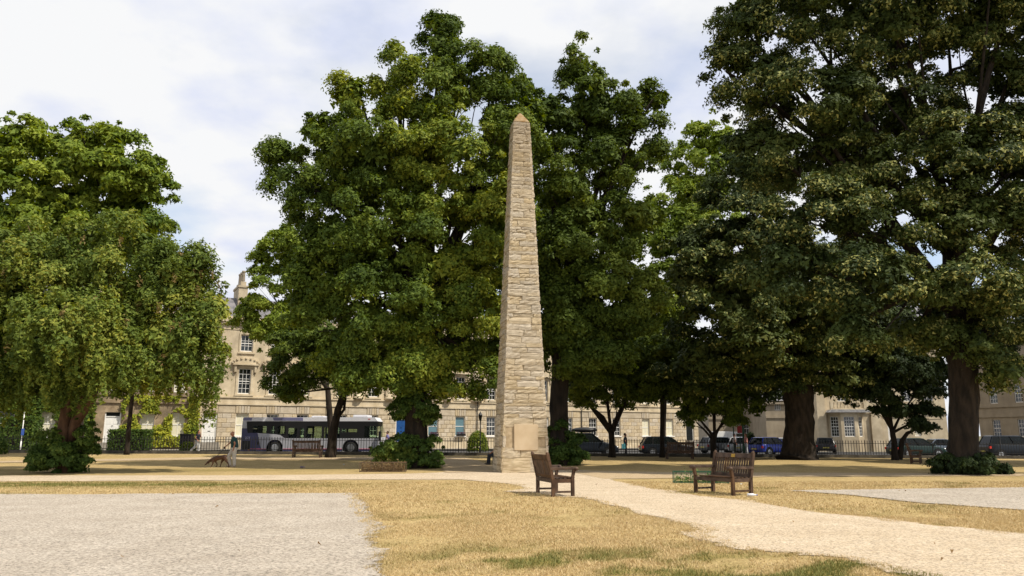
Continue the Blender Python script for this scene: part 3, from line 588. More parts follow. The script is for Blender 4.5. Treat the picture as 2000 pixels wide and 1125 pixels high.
# ---------------------------------------------------------------- benches
def bench(p, ang, L_, label, ns, plate=False, D=.62, grp='wooden park benches', H=1.07):
    b = thing('park_bench', label, 'bench', p, ang, grp); w = M['wood']; sh = .44
    for sx in (-1, 1):
        x = sx*(L_/2-.04)
        m1 = MB(); m1.bar((x, D-.12, 0), (x, D-.12, sh+.02), .085, .09, (0, 1, 0)); m1.bar((x, D-.12, sh-.04), (x, D+.03, H), .085, .08, (0, 1, 0)); m1.cap((x, D+.02, H-.02), (x, D+.035, H+.01), .045, .04, 8)
        bevel(m1.build('rear_leg', w, b), .008)
        m2 = MB(); m2.bar((x, .05, 0), (x, .05, sh+.02), .085, .085, (0, 1, 0)); m2.bar((x, .06, sh), (x, .0, .69), .08, .075, (0, 1, 0)); bevel(m2.build('front_leg', w, b), .008)
        m3 = MB(); m3.bar((x, -.06, .715), (x, D-.03, .70), .10, .07); m3.cap((x-.05, -.045, .70), (x+.05, -.045, .70), .055, .055, 8); bevel(m3.build('armrest', w, b), .01)
        bevel(MB().bar((x, .06, .12), (x, D-.12, .12), .05, .05).build('stretcher', w, b), .005)
        bevel(MB().bar((x, .05, sh-.05), (x, D-.12, sh-.05), .045, .09).build('seat_rail', w, b), .005)
    for y in (.04, D-.10): bevel(MB().bar((-L_/2+.05, y, sh-.045), (L_/2-.05, y, sh-.045), .045, .10).build('seat_rail', w, b), .006)
    for k in range(6):
        y = .02+k*(D-.14)/5; sl = bevel(MB().box(-L_/2+.04, L_/2-.04, -.036, .036, -.012, .012).build('seat_slat', w, b), .004); sl.location = (0, y, sh+.022+.012*math.cos(k*1.1))
    def back(z): return D-.12+.15*(z-sh+.04)/(H-sh+.04)
    for z, hh, nm in ((H-.09, .13, 'top_rail'), (sh+.07, .07, 'lower_rail')):
        o = bevel(MB().box(-L_/2+.07, L_/2-.07, -.024, .024, -hh/2, hh/2).build(nm, w, b), .008); o.location = (0, back(z), z); o.rotation_euler = (-.23, 0, 0)
    sm = None; zm = (sh+.10+H-.15)/2; hl = H-.15-sh-.08
    for k in range(ns):
        x = -L_/2+.13+k*(L_-.26)/(ns-1)
        if sm is None: sm = MB().box(-.028, .028, -.009, .009, -hl/2, hl/2).mesh('back_slat', w)
        link('back_slat', sm, b, (x, back(zm), zm), (-.23, 0, 0))
    if plate:
        o = MB().box(-.07, .07, -.004, .004, -.045, .045).build('brass_plate', mat('brass', (.55, .33, .07), None, rough=.35, metal=.7), b); o.location = (.02, back(H-.09)-.03, H-.09); o.rotation_euler = (-.23, 0, 0)
    return b
def bench_at(pa, pb, **k): pass
# near bench: rear feet at (1050,962) and (1090,970); it looks to the right
a = gp(1052, 962); c = gp(1091, 971.5); u = (c-a); ang1 = math.atan2(u.y, u.x)+math.pi
f1 = Vector((-math.sin(ang1), math.cos(ang1), 0))       # local +y (back) for rotation ang1
mid = (a+c)/2; mid = mid-f1*.5; bench(mid, ang1, 1.45, 'brown wooden park bench seen from behind, in front of the obelisk', 15, H=1.08, D=.70)
a = gp(1358, 962.5); c = gp(1428, 968.5); mid = (a+c)/2; ang2 = -R(62); bench(mid, ang2, 1.52, 'brown wooden bench with slatted back and small brass plate on its top rail', 15, True, D=.80, H=1.10)
p = at(607, 890, 50); p.z = gz(p.x, p.y); bench(p+Vector((0, -.6, 0)), math.pi, 1.75, 'dark wooden bench seen from behind, in front of the bus', 18)
p = at(1322, 893, 51); p.z = gz(p.x, p.y); bench(p+Vector((0, -.6, 0)), math.pi, 1.7, 'shadowed dark bench beyond the slatted bench, near the railings', 15)
p = at(1800, 900, 44); p.z = gz(p.x, p.y); bench(p, R(60), 1.3, 'dim bench in shade between the twisted tree and the broad right trunk', 12)

# ---------------------------------------------------------------- wire planters and litter
def planter(p, ang, L_, W_, H_, label, frame, fill, n, sk):
    b = thing('planter', label, 'planter', p, ang); mb = MB()
    for x in np.linspace(0, L_, max(3, int(L_/.45)+1)):
        for y in (0, W_): mb.box(x-.012, x+.012, y-.012, y+.012, 0, H_)
    mb.build('frame_post', frame, b)
    mb = MB()
    for y in (0, W_):
        for z in (.03, H_): mb.box(-.01, L_+.01, y-.014, y+.014, z-.012, z+.012)
    for x in (0, L_):
        for z in (.03, H_): mb.box(x-.014, x+.014, 0, W_, z-.012, z+.012)
    mb.build('rail', frame, b)
    mb = MB()
    for x in np.arange(0, L_, sk):
        for y in (0, W_): mb.box(x-.003, x+.003, y-.003, y+.003, .03, H_)
    for z in np.arange(.08, H_, sk):
        for y in (0, W_): mb.box(0, L_, y-.003, y+.003, z-.003, z+.003)
    mb.build('wire_mesh', frame, b, kind='stuff')
    r = rng; P = np.stack([r.uniform(.05, L_-.05, n), r.uniform(.05, W_-.05, n), np.abs(r.normal(0, H_*.45, n))], 1)
    leaves('weeds', fill, P, r.normal(size=(n, 3))+np.array([0, 0, .6]), r.uniform(.04, .09, n), r.random(n), b, kind='stuff')
    return b
M['greenpaint'] = mat('green_painted_metal', (.03, .09, .05), None, rough=.5)
M['brownwire'] = mat('rusty_brown_mesh', (.09, .06, .035), (.15, .10, .06), 8, .8)
M['deadleaf'] = leafmat('dry_leaves', (.16, .10, .045), (.25, .17, .08), (.33, .25, .12))
M['weed'] = leafmat('weed_leaves', (.04, .09, .02), (.09, .17, .04), (.2, .28, .08))
a = gp(1317, 944); planter(a, R(-8), 1.75, .6, .37, 'low green wire enclosure with sprouting weeds behind the slatted bench', M['greenpaint'], M['weed'], 420, .09)
a = gp(702, 922); planter(a, R(2), 1.95, .7, .40, 'low brown mesh enclosure beside the shoots of the tallest tree', M['brownwire'], M['deadleaf'], 1500, .05)
def litter(px, py, label, c, s=1., rz=0):
    p = gp(px, py); o = thing('litter', label, 'litter', p+Vector((0, 0, .03)), rz); mw = mat('litter_'+str(px), c, None, rough=.4)
    mb = MB().tube([(0, 0, .035*s), (.13*s, 0, .035*s), (.17*s, 0, .035*s), (.2*s, 0, .035*s)], [.035*s, .035*s, .014*s, .014*s], 8); mb.build('bottle', mw, o, True)
    MB().tube([(.2*s, 0, .035*s), (.225*s, 0, .035*s)], [.016*s, .016*s], 8).build('bottle_cap', paint('cap_'+str(px), (.15, .15, .45)), o)
litter(1460, 972, 'white plastic bottle lying by the foot of the slatted bench', (.75, .75, .78), 1.1, R(-12))
litter(1446, 948, 'small white scrap on the grass behind the slatted bench', (.8, .85, .8), .35, .3)
litter(586, 915, 'small dark purple scrap on the grass right of the dog walker', (.12, .09, .16), 1.0, .2)
litter(670, 909, 'small pale scrap on the grass left of the mesh enclosure', (.7, .7, .7), .6, 1.)
# fallen leaves on gravel
nn = 60; lx = rng.uniform(-7, 8, nn); ly = rng.uniform(9.3, 26, nn)
P = np.stack([lx*ly/12, ly, gzn(lx, ly)+.045], 1); Nn = rng.normal(size=(nn, 3))*.3+np.array([0, 0, 1]); o = leaves('fallen_leaves', M['deadleaf'], P, Nn, rng.uniform(.03, .07, nn), rng.random(nn)*.5, kind='stuff'); tag(o, 'scattered dry leaves on the gravel and grass', 'leaves')

# ---------------------------------------------------------------- streets beyond the railings
def gg(x): return .15-.0058*min(max(x, -60), 60)
TH = math.atan(.554); FU = Vector((math.cos(TH), math.sin(TH), 0)); FN = Vector((math.sin(TH), -math.cos(TH), 0)); F0 = Vector((0, 85.9, 0))
def fs(s, out=0.): return F0+FU*s+FN*out
def sheet(name, pts, dz, m, n=12):   # two polylines (near, far)
    V = []; F = []
    for i, (a, b) in enumerate(pts):
        for p in (a, b): V.append((p[0], p[1], gg(p[0])+dz))
    for i in range(len(pts)-1): F.append((2*i, 2*i+2, 2*i+3, 2*i+1))
    mb = MB(); mb.v = V; mb.f = F; return link(name, mb.mesh(name, m), kind='structure')
sheet('pavement', [((x, 55.1), (x, 57.2)) for x in (-75, -40, 0, 40, 75)], .0, M['paving'])
kb = MB(); 
for x in range(-60, 60, 4): kb.box(x, x+3.99, 57.2, 57.35, -.6, gg(x+2)+.01)
link('kerb', kb.mesh('kerb', M['paving']), kind='structure')
sheet('road', [((x, 57.3), (x, 150)) for x in (-90, -60, -30, 0, 30, 60, 90)], -.09, M['tarmac'])
sheet('far_pavement', [(tuple(fs(s, 4.6)[:2]), tuple(fs(s, -.3)[:2])) for s in (-62, -40, -20, 0, 14, 27)], .04, M['paving'])

# ---------------------------------------------------------------- railings
XA, XB = -58, 58
rl = thing('railings', 'long black iron railings on a dark plinth along the edge of the square', 'railings', (0, 55, 0))
pw = MB()
for i in range(0, 116, 2):
    x = XA+i; z = gg(x+1); pw.box(x, x+1.99, -.17, .17, -.4, z+.21)
pw.build('plinth', M['kerb'], rl)
for dz in (.34, 1.0): MB().bar((XA, 0, gg(XA)+dz), (XB, 0, gg(XB)+dz), .03, .035).build('rail', M['iron'], rl)
barm = MB().tube([(0, 0, .18), (0, 0, 1.1), (0, 0, 1.13), (0, 0, 1.22)], [.018, .018, .028, .003], 6).mesh('bar', M['iron']); shortm = MB().tube([(0, 0, .18), (0, 0, .62), (0, 0, .70)], [.011, .011, .002], 5).mesh('short_bar', M['iron'])
rest = MB(); x = XA+.1; k = 0
while x < XB:
    if abs(x) < 28.3: link('bar', barm, rl, (x, 0, gg(x)))
    else: rest.tube([(x, 0, gg(x)+.18), (x, 0, gg(x)+1.1), (x, 0, gg(x)+1.22)], [.014, .014, .004], 5)
    x += .19
rest.build('outer_bars', M['iron'], rl, kind='stuff')
x = XA+2
while x < XB: MB().tube([(x, 0, gg(x)), (x, 0, gg(x)+1.18), (x, 0, gg(x)+1.26)], [.03, .03, .012], 8).build('standard', M['iron'], rl); x += 4.75

# ---------------------------------------------------------------- buildings
def cells(x0, x1, z0, z1, ops):
    xs = sorted({x0, x1, *[v for o in ops for v in (o[0], o[1])]}); zs = sorted({z0, z1, *[v for o in ops for v in (o[2], o[3])]})
    for i in range(len(xs)-1):
        for j in range(len(zs)-1):
            cx = (xs[i]+xs[i+1])/2; cz = (zs[j]+zs[j+1])/2
            if not any(o[0] < cx < o[1] and o[2] < cz < o[3] for o in ops): yield xs[i], xs[i+1], zs[j], zs[j+1]
def wall(x0, x1, z0, z1, ops, dep=.28):
    mb = MB()
    for a, b, c, d in cells(x0, x1, z0, z1, ops): mb.quad((a, 0, c), (b, 0, c), (b, 0, d), (a, 0, d))
    for a, b, c, d in ops:
        mb.quad((a, 0, c), (a, 0, d), (a, dep, d), (a, dep, c)); mb.quad((b, 0, d), (b, 0, c), (b, dep, c), (b, dep, d))
        mb.quad((a, 0, d), (b, 0, d), (b, dep, d), (a, dep, d)); mb.quad((b, 0, c), (a, 0, c), (a, dep, c), (b, dep, c))
    return mb
WC = {}
def window(par, x, z0, w, h, nx=3, nz=4, kind='glass', y=.12, bars=True):
    k = (w, h, nx, nz, kind, bars)
    if k not in WC:
        f = MB(); t = .065
        f.box(-w/2, -w/2+t, 0, .07, 0, h); f.box(w/2-t, w/2, 0, .07, 0, h); f.box(-w/2+t, w/2-t, 0, .07, 0, t+.02); f.box(-w/2+t, w/2-t, 0, .07, h-t, h)
        f.box(-w/2+t, w/2-t, .005, .06, h*.5-.035, h*.5+.035)
        if bars:
            for i in range(1, nx): xx = -w/2+t+(w-2*t)*i/nx; f.box(xx-.017, xx+.017, .012, .05, t+.02, h*.5-.035); f.box(xx-.017, xx+.017, .012, .05, h*.5+.035, h-t)
            for j in range(1, nz):
                if j*2 == nz: continue
                zz = t+(h-2*t)*j/nz
                if abs(zz-h*.5) > .08: f.box(-w/2+t, w/2-t, .014, .048, zz-.017, zz+.017)
        g = MB().quad((-w/2+.03, .035, .03), (w/2-.03, .035, .03), (w/2-.03, .035, h-.03), (-w/2+.03, .035, h-.03))
        WC[k] = (f.mesh('window', M['white']), g.mesh('pane', M['glass' if kind == 'glass' else 'blueglass' if kind == 'blue' else 'blind']))
    fm, gm = WC[k]; o = link('window', fm, par, (x, y, z0)); link('pane', gm, o); return o
DC = {}
def door(par, x, z0, w=1.05, h=2.15, col='white', fan=.4):
    if col not in DC:
        d = MB().box(-w/2, w/2, 0, .06, 0, h)
        for i in (-1, 1):
            for za, zb in ((.15, .75), (.85, 1.45), (1.55, 2.0)): d.box(i*w*.25-.17, i*w*.25+.17, -.018, .0, za, zb)
        f = MB().box(-w/2-.12, -w/2, -.05, .1, 0, h+fan+.1).box(w/2, w/2+.12, -.05, .1, 0, h+fan+.1).box(-w/2, w/2, -.05, .1, h, h+.07).box(-w/2, w/2, -.05, .1, h+fan, h+fan+.1)
        DC[col] = (d.mesh('door', M[col]), f.mesh('door_frame', M['white']), MB().quad((-w/2, .03, h+.07), (w/2, .03, h+.07), (w/2, .03, h+fan), (-w/2, .03, h+fan)).mesh('fanlight', M['glass']), MB().box(-.12, .12, -.03, -.02, .95, 1.0).box(-.03, .03, -.05, -.02, 1.35, 1.45).mesh('door_handle', M['black']))
    a, b, c, e = DC[col]; o = link('door', a, par, (x, .14, z0)); link('door_handle', e, o); link('door_frame', b, par, (x, .14, z0)); link('fanlight', c, par, (x, .14, z0))
M['bluedoor'] = paint('blue_door', (.02, .08, .25)); M['darkdoor'] = paint('dark_door', (.015, .018, .02))
BLK = []
for i in range(4):
    mb = MB(); e = .04+.0*i; r = random.Random(i)
    a = [(-.5, .5, -.5), (.5, .5, -.5), (.5, .5, .5), (-.5, .5, .5)]; b = [(-.5, -.3, -.5), (.5, -.3, -.5), (.5, -.3, .5), (-.5, -.3, .5)]; c = [(-.5+e, -.5, -.5+e*2), (.5-e, -.5+r.uniform(-.05, .05), -.5+e*2), (.5-e, -.5, .5-e*2), (-.5+e, -.5+r.uniform(-.05, .05), .5-e*2)]
    mb.v = a+b+c; mb.f = [(0, 4, 5, 1), (1, 5, 6, 2), (2, 6, 7, 3), (3, 7, 4, 0), (4, 8, 9, 5), (5, 9, 10, 6), (6, 10, 11, 7), (7, 11, 8, 4), (8, 11, 10, 9)]
    BLK.append(mb.mesh('stone_block', M['ashlar']))
def block(par, x0, x1, z0, z1, y=-.02, d=.10): link('stone_block', random.choice(BLK), par, ((x0+x1)/2, y+d/2-.03, (z0+z1)/2), None, (x1-x0-.022, d, z1-z0-.022))
def house(label, s0, s1, bays, mtl='stone', blocks=True, ped=0, cols=False, roofh=2.3, chim=(), ivy=False, blkx=None):
    """bays: (s, ground kind, first kind, second kind)"""
    o = fs(s0); h = thing('terraced_house', label, 'house', (o.x, o.y, 0), TH, 'houses of the terrace behind the bus'); Wd = s1-s0-.01; Z0 = -.3; ops = []
    for s, g, f, t in bays:
        x = s-s0
        if g in ('win', 'blind', 'blue'): ops.append((x-.55, x+.55, 1.5, 3.5))
        elif g: ops.append((x-.62, x+.62, .95, 3.52))
        if f: ops.append((x-.55, x+.55, 5.35, 7.7))
        if t: ops.append((x-.55, x+.55, 9.3, 10.85))
    wall(0, Wd, Z0, 12.2, ops).build('wall', M[mtl], h)
    MB().quad((0, .0, Z0), (0, 0, 12.2), (0, 10, 12.2), (0, 10, Z0)).quad((Wd, 0, Z0), (Wd, 10, Z0), (Wd, 10, 12.2), (Wd, 0, 12.2)).quad((0, 10, Z0), (0, 10, 12.2), (Wd, 10, 12.2), (Wd, 10, Z0)).build('side_wall', M[mtl], h)
    MB().box(.02, Wd-.02, .3, .35, Z0, 12).build('dark_interior', M['black'], h)
    for s, g, f, t in bays:
        x = s-s0
        if g in ('win', 'blind', 'blue'): window(h, x, 1.5, 1.1, 2.0, 3 if g == 'win' else 2, 4 if g == 'win' else 2, {'win': 'glass', 'blind': 'blind', 'blue': 'blue'}[g], bars=(g != 'blue')); MB().box(x-.68, x+.68, -.10, .1, 1.38, 1.497).build('sill', M['white'], h)
        elif g: door(h, x, .96, col=g); MB().box(x-.8, x+.8, -.9, .12, .2, .95).box(x-.8, x+.8, -1.2, -.901, .2, .75).box(x-.8, x+.8, -1.5, -1.201, .2, .55).build('doorstep', M['paving'], h)
        if f: window(h, x, 5.35, 1.1, 2.35, 3, 5, f)
        if t: window(h, x, 9.3, 1.1, 1.55, 3, 3, t)
        if f and mtl == 'stone':
            MB().box(x-.78, x-.56, -.08, .05, 5.3, 7.75).box(x+.56, x+.78, -.08, .05, 5.3, 7.75).box(x-.78, x+.78, -.08, .05, 7.751, 7.95).box(x-.85, x+.85, -.18, .05, 5.15, 5.3).build('window_surround', M['stone'], h)
            MB().box(x-1.0, x-.8, -.22, .0, 7.35, 8.0).box(x+.8, x+1.0, -.22, .0, 7.35, 8.0).build('console_bracket', M['stone'], h)
            pd = MB()
            pd.prism([(x-1.15, 8.0), (x+1.15, 8.0), (x+1.15, 8.12), (x-1.15, 8.12)], -.32, .0)
            if ped == 1:
                pts = [(x+1.15*math.cos(q), 8.12+.5*math.sin(q)) for q in np.linspace(0, math.pi, 9)]; pd.prism(pts, -.2, 0.)
                for q in np.linspace(.15, math.pi-.15, 9): pd.box(x+1.2*math.cos(q)-.08, x+1.2*math.cos(q)+.08, -.3, -.0, 8.12+.5*math.sin(q)-.04, 8.12+.5*math.sin(q)+.08)
            else: pd.prism([(x-1.2, 8.121), (x+1.2, 8.121), (x, 8.62)], -.26, 0.)
            pd.build('pediment', M['stone'], h)
        if t: MB().box(x-.72, x-.56, -.06, .05, 9.2, 10.9).box(x+.56, x+.72, -.06, .05, 9.2, 10.9).box(x-.72, x+.72, -.06, .05, 10.901, 11.05).box(x-.78, x+.78, -.12, .05, 9.08, 9.2).build('window_surround', M[mtl], h)
    # string courses, entablature, cornice
    MB().box(0, Wd, -.14, 0, 4.32, 4.45).box(0, Wd, -.06, 0, 4.46, 4.96).box(0, Wd, -.16, 0, 4.961, 5.08).build('string_course', M[mtl], h)
    MB().box(0, Wd, -.05, 0, 11.3, 11.75).box(0, Wd, -.35, 0, 12.0, 12.22).box(0, Wd, -.22, 0, 11.751, 11.999).build('cornice', M['stone'], h)
    dn = MB()
    for x in np.arange(.1, Wd-.1, .42): dn.box(x, x+.2, -.3, -.22, 11.82, 11.99)
    dn.build('dentils', M['stone'], h)
    if s0 > -42: MB().tube([(.16, -.1, .3), (.16, -.1, 4.3), (.16, -.2, 4.4), (.16, -.2, 5.1), (.16, -.12, 5.2), (.16, -.12, 11.9)], [.05]*6, 8).build('drainpipe', M['iron'], h)
    MB().box(0, Wd, -.1, .2, 12.221, 12.55).build('parapet', M['stone'], h)
    MB().quad((0, .5, 12.3), (Wd, .5, 12.3), (Wd, 1.9, 14.6), (0, 1.9, 14.6)).quad((0, 1.9, 14.6), (Wd, 1.9, 14.6), (Wd, 8, 14.6), (0, 8, 14.6)).quad((0, .5, 12.3), (0, 1.9, 14.6), (0, 8, 14.6), (0, 9.5, 12.3)).quad((Wd, .5, 12.3), (Wd, 9.5, 12.3), (Wd, 8, 14.6), (Wd, 1.9, 14.6)).build('roof', M['slate'], h)
    for s, g, f, t in bays[1::2]:
        x = s-s0; dm = MB().box(x-.7, x+.7, .7, 2.5, 12.7, 14.2); dm.build('dormer', M['slate'], h); window(h, x, 12.9, 1.0, 1.2, 2, 2, 'glass', y=.63)
    for s in chim:
        x = s-s0; ch = MB().box(x-.42, x+.42, 1.2, 4.0, 12.3, 15.6).box(x-.5, x+.5, 1.12, 4.08, 15.601, 15.8).build('chimney', M['stone'], h)
        MB().box(x-.25, x+.25, 1.3, 3.8, 15.8, 16.2).build('chimney_base', M['stone'], ch)
        for yy in (1.6, 2.5, 3.4): MB().tube([(x, yy, 16.3), (x, yy, 17.1), (x, yy, 17.15), (x, yy, 17.3)], [.17, .14, .19, .17], 10).build('chimney_pot', M['pale'], ch)
    if blocks:
        lo, hi = blkx or (0, Wd); nb = 0
        gops = [q for q in ops if q[3] < 4]
        edges = [0.]+[v for q in gops for v in (q[0]-.02, q[1]+.02)]+[Wd]
        for k in range(0, len(edges), 2):
            a, b = edges[k], edges[k+1]
            if b-a < .25: continue
            for c in range(6):
                z0 = .98+c*.425; n = max(1, round((b-a)/.75)); off = .5 if c % 2 else 0
                cuts = [a+(b-a)*(i+(.0))/n for i in range(n+1)]
                if c % 2 and n > 1: cuts = [a]+[(cuts[i]+cuts[i+1])/2 for i in range(n)]+[b]
                for i in range(len(cuts)-1):
                    if cuts[i+1]-cuts[i] > .08 and lo <= cuts[i] <= hi and nb < 250: block(h, cuts[i], cuts[i+1], z0, z0+.425); nb += 1
        for q in gops:
            xc = (q[0]+q[1])/2; 
            for i in range(5):
                if nb < 290: block(h, xc-.62+i*.25, xc-.62+i*.25+.25, 3.56, 4.30, y=-.05); nb += 1
        ends = [0.]+[v for q in gops for v in ((q[0]+q[1])/2-.64, (q[0]+q[1])/2+.64)]+[Wd]
        for k in range(0, len(ends), 2):
            if ends[k+1]-ends[k] > .3 and nb < 298: block(h, ends[k], ends[k+1], 3.56, 4.30, y=-.03); nb += 1
    if cols:
        for i in range(len(bays)+1):
            x = (bays[0][0]-s0-1.65)+i*(bays[-1][0]-bays[0][0]+3.3)/len(bays)
            if 0 < x < Wd:
                MB().tube([(x, -.12, 5.1), (x, -.12, 5.3), (x, -.12, 5.35), (x, -.12, 10.6), (x, -.12, 10.7), (x, -.12, 11.28)], [.45, .45, .36, .31, .36, .46], 14).build('column', M['stone'], h, True)
    return h
house('far left end of the terrace, its wall smothered by dark ivy', -62, -41.6, [(-58.5, 'win', 'glass', 'glass'), (-55.2, 'win', 'glass', 'glass'), (-52, 'white', 'glass', 'glass'), (-49.5, 'win', 'glass', 'glass'), (-46.9, 'win', 'blind', 'glass'), (-44, 'blind', 'blind', 'glass')], 'brownstone', False)
house('brown rubble-walled house with yellowing creeper and two white doors, left of the bus', -41.59, -33.0+.0, [(-39.2, 'white', 'blind', 'glass'), (-36.5, 'blind', 'blind', 'glass'), (-34.0, 'blind', 'blind', 'glass')], 'brownstone', False, chim=(-40.8,))
house('pale stone house with pedimented upper windows behind the rear of the bus', -32.99, -20.8, [(-31.35, 'white', '', 'glass'), (-28.55, 'blind', 'glass', 'glass'), (-25.8, 'win', 'glass', 'glass'), (-23.0, 'win', 'blind', 'glass')], ped=1, chim=(-29.0,))
house('central terrace house with half columns and a blue door, behind the front of the bus', -20.79, -4.5, [(-19.2, 'win', 'glass', 'glass'), (-16, 'win', 'glass', 'glass'), (-12.9, 'bluedoor', 'glass', 'glass'), (-9.4, 'blue', 'blind', 'glass'), (-6.3, 'blue', 'glass', 'glass')], cols=True, chim=(-20,))
house('terrace house mostly hidden behind the obelisk', -4.49, 9.0, [(-2.6, 'win', 'glass', 'glass'), (.7, 'win', 'glass', 'glass'), (4.1, 'white', 'glass', 'glass'), (7.4, 'win', 'glass', 'glass')], cols=True, chim=(-4,))
house('right end house of the terrace, behind the parked black cars', 9.01, 27.0, [(10.8, 'win', 'glass', 'glass'), (14.2, 'win', 'glass', 'blind'), (18.6, 'blind', 'blind', 'glass'), (22.35, 'blind', 'glass', 'glass'), (25.6, 'darkdoor', 'glass', 'glass')], chim=(9.5, 26))
# white drainpipe/pilaster and plants on the facade
def ivy(label, s0, s1, z0, z1, n, holes, tsh, seed):
    r = np.random.default_rng(seed); s = r.uniform(s0, s1, n); z = r.uniform(z0, z1, n)
    keep = fbm(s*1.3, z*1.3, seed)+.25*fbm(s*5, z*5, seed+1) > -.02 - tsh[1]
    for a, b, c, d in holes: keep &= ~((s > a) & (s < b) & (z > c) & (z < d))
    s, z = s[keep], z[keep]; n = len(s); o = r.uniform(.04, .38, n)*(1+.5*fbm(s*3, z*3, 4))
    P = np.array(F0)+np.outer(s, FU)+np.outer(o, FN); P[:, 2] = z
    Nn = np.array(FN)+r.normal(size=(n, 3))*.5+np.array([0, 0, .4])
    q = leaves('climbing_plant', M['ivy'], P, Nn, r.uniform(.14, .3, n), np.clip(r.normal(tsh[0], .2, n)+.35*fbm(s, z, 8), 0, 1)); return tag(q, label, 'climbing plant')
def hole(s, k='w'): return (s-.5, s+.5, 1.5, 3.45) if k == 'w' else (s-.65, s+.65, .9, 3.4)
ivy('dense dark green ivy over the wall at the far left of the terrace', -55, -40.6, 1.0, 9.5, 15000, [hole(-46.9), hole(-44), (-44.6, -43.4, 5.3, 7.7)], (.22, .45), 21)
ivy('yellowing creeper climbing the brown rubble wall right of the slender tree', -38.6, -32.3, .6, 5.0, 5200, [hole(-36.5), hole(-34)], (.75, .16), 22)
# far street, bow-windowed house and shaded side terrace
def plainhouse(name, label, X, Y, rz, Wd, H, ops, mtl, extra=None, dep=9, roof=True):
    h = thing(name, label, 'house', (X, Y, 0), rz); wall(0, Wd, -.6, H, [o[:4] for o in ops]).build('wall', M[mtl], h)
    MB().quad((0, 0, -.6), (0, 0, H), (0, dep, H), (0, dep, -.6)).quad((Wd, 0, -.6), (Wd, dep, -.6), (Wd, dep, H), (Wd, 0, H)).quad((0, dep, -.6), (0, dep, H), (Wd, dep, H), (Wd, dep, -.6)).build('side_wall', M[mtl], h)
    MB().box(.02, Wd-.02, .3, .34, -.5, H-.1).build('dark_interior', M['black'], h)
    for o in ops:
        k = o[4]
        if k == 'door': MB().box(o[0], o[1], .15, .2, o[2], o[3]).build('door', M['darkdoor'], h)
        elif k == 'whitedoor': MB().box(o[0], o[1], .15, .2, o[2], o[3]).build('door', M['white'], h)
        else: window(h, (o[0]+o[1])/2, o[2], round(o[1]-o[0], 2), round(o[3]-o[2], 2), 3, 4, k)
    MB().box(-.05, Wd+.05, -.3, 0, H-.5, H-.2).box(0, Wd, -.12, 0, 3.9, 4.15).build('cornice', M[mtl], h)
    if roof: MB().quad((-.2, -.2, H), (Wd+.2, -.2, H), (Wd+.2, dep/2, H+3), (-.2, dep/2, H+3)).quad((-.2, dep/2, H+3), (Wd+.2, dep/2, H+3), (Wd+.2, dep+.2, H), (-.2, dep+.2, H)).build('roof', M['slate'], h)
    return h
XF = lambda px, Y: (px-1000)*Y/1527.
Yf = 116; x0 = XF(1385, Yf); f = plainhouse('street_house', 'far stone house with pedimented doorway and round blue sign, seen beyond the blue car', x0, Yf, 0, 13.5, 9.2,
    [(XF(1454, Yf)-x0, XF(1467, Yf)-x0, 1.2, 3.9, 'glass'), (XF(1473, Yf)-x0, XF(1484, Yf)-x0, 1.2, 3.9, 'glass'), (XF(1492, Yf)-x0, XF(1507, Yf)-x0, .2, 3.1, 'door'), (XF(1513, Yf)-x0, XF(1522, Yf)-x0, 1.2, 3.8, 'glass'), (2.0, 3.0, 5.4, 7.4, 'glass'), (6.2, 7.2, 5.4, 7.4, 'glass'), (10, 11, 5.4, 7.4, 'glass')], 'pale')
xc = XF(1499, Yf)-x0
MB().box(xc-.95, xc-.65, -.25, 0, .0, 3.5).box(xc+.65, xc+.95, -.25, 0, .0, 3.5).prism([(xc-1.2, 3.5), (xc+1.2, 3.5), (xc+1.2, 3.85), (xc-1.2, 3.85)], -.4, 0).prism([(xc-1.2, 3.851), (xc+1.2, 3.851), (xc, 4.6)], -.35, 0).build('doorcase', M['pale'], f)
bs = thing('hanging_sign', 'round blue sign at the far doorway beyond the blue car', 'sign', (x0+xc+.15, Yf-.75, 2.55)); MB().tube([(0, -.04, 0), (0, .04, 0)], [.42, .42], 20).build('disc', paint('sign_blue', (.10, .13, .55)), bs)
MB().bar((0, .0, .42), (0, .75, .46), .04, .04).build('bracket', M['iron'], bs)
bb = thing('notice_board', 'small blue notice board on the far stone house', 'sign', (x0+XF(1510, Yf)-x0-.0, Yf-.06, 1.2)); MB().box(-.22, .22, -.03, .03, 0, .95).build('board', paint('board_blue', (.07, .09, .35)), bb); MB().box(-.25, .25, -.01, .04, -.04, .99).build('frame', M['white'], bb)
x1 = XF(1548, 105); plainhouse('street_house', 'narrow sunlit stone gable just left of the thick flared trunk', XF(1512, 105), 108, 0, 3.6, 6.3, [(1.3, 2.2, 5.0, 5.9, 'glass')], 'pale')
x1 = XF(1355, 125); plainhouse('street_house', 'pinkish stone house in the far street behind the low spreading tree', x1, 128, 0, 7.5, 11, [(1, 2, 1.5, 3.7, 'glass'), (4, 5, 1.5, 3.7, 'glass'), (1, 2, 5.2, 7.4, 'glass'), (4, 5, 5.2, 7.4, 'glass')], 'pale')
Yg = 84; gx = XF(1597, Yg); mpp = Yg/1527.
def gX(px): return (px-1597)*mpp
def gZ(py): return at(1650, py, Yg).z
g = plainhouse('bow_window_house', 'honey-coloured house with a projecting bay window and balustraded balcony', gx, Yg, 0, gX(1852), 13.5,
    [(gX(1735), gX(1746), .3, gZ(822), 'whitedoor'), (gX(1641), gX(1660), gZ(784), gZ(763), 'glass'), (gX(1700), gX(1718), gZ(784), gZ(755), 'glass'), (gX(1768), gX(1786), gZ(784), gZ(755), 'glass'), (gX(1812), gX(1830), gZ(784), gZ(755), 'glass'), (gX(1787), gX(1800), gZ(852), gZ(822), 'blind')], 'stone')
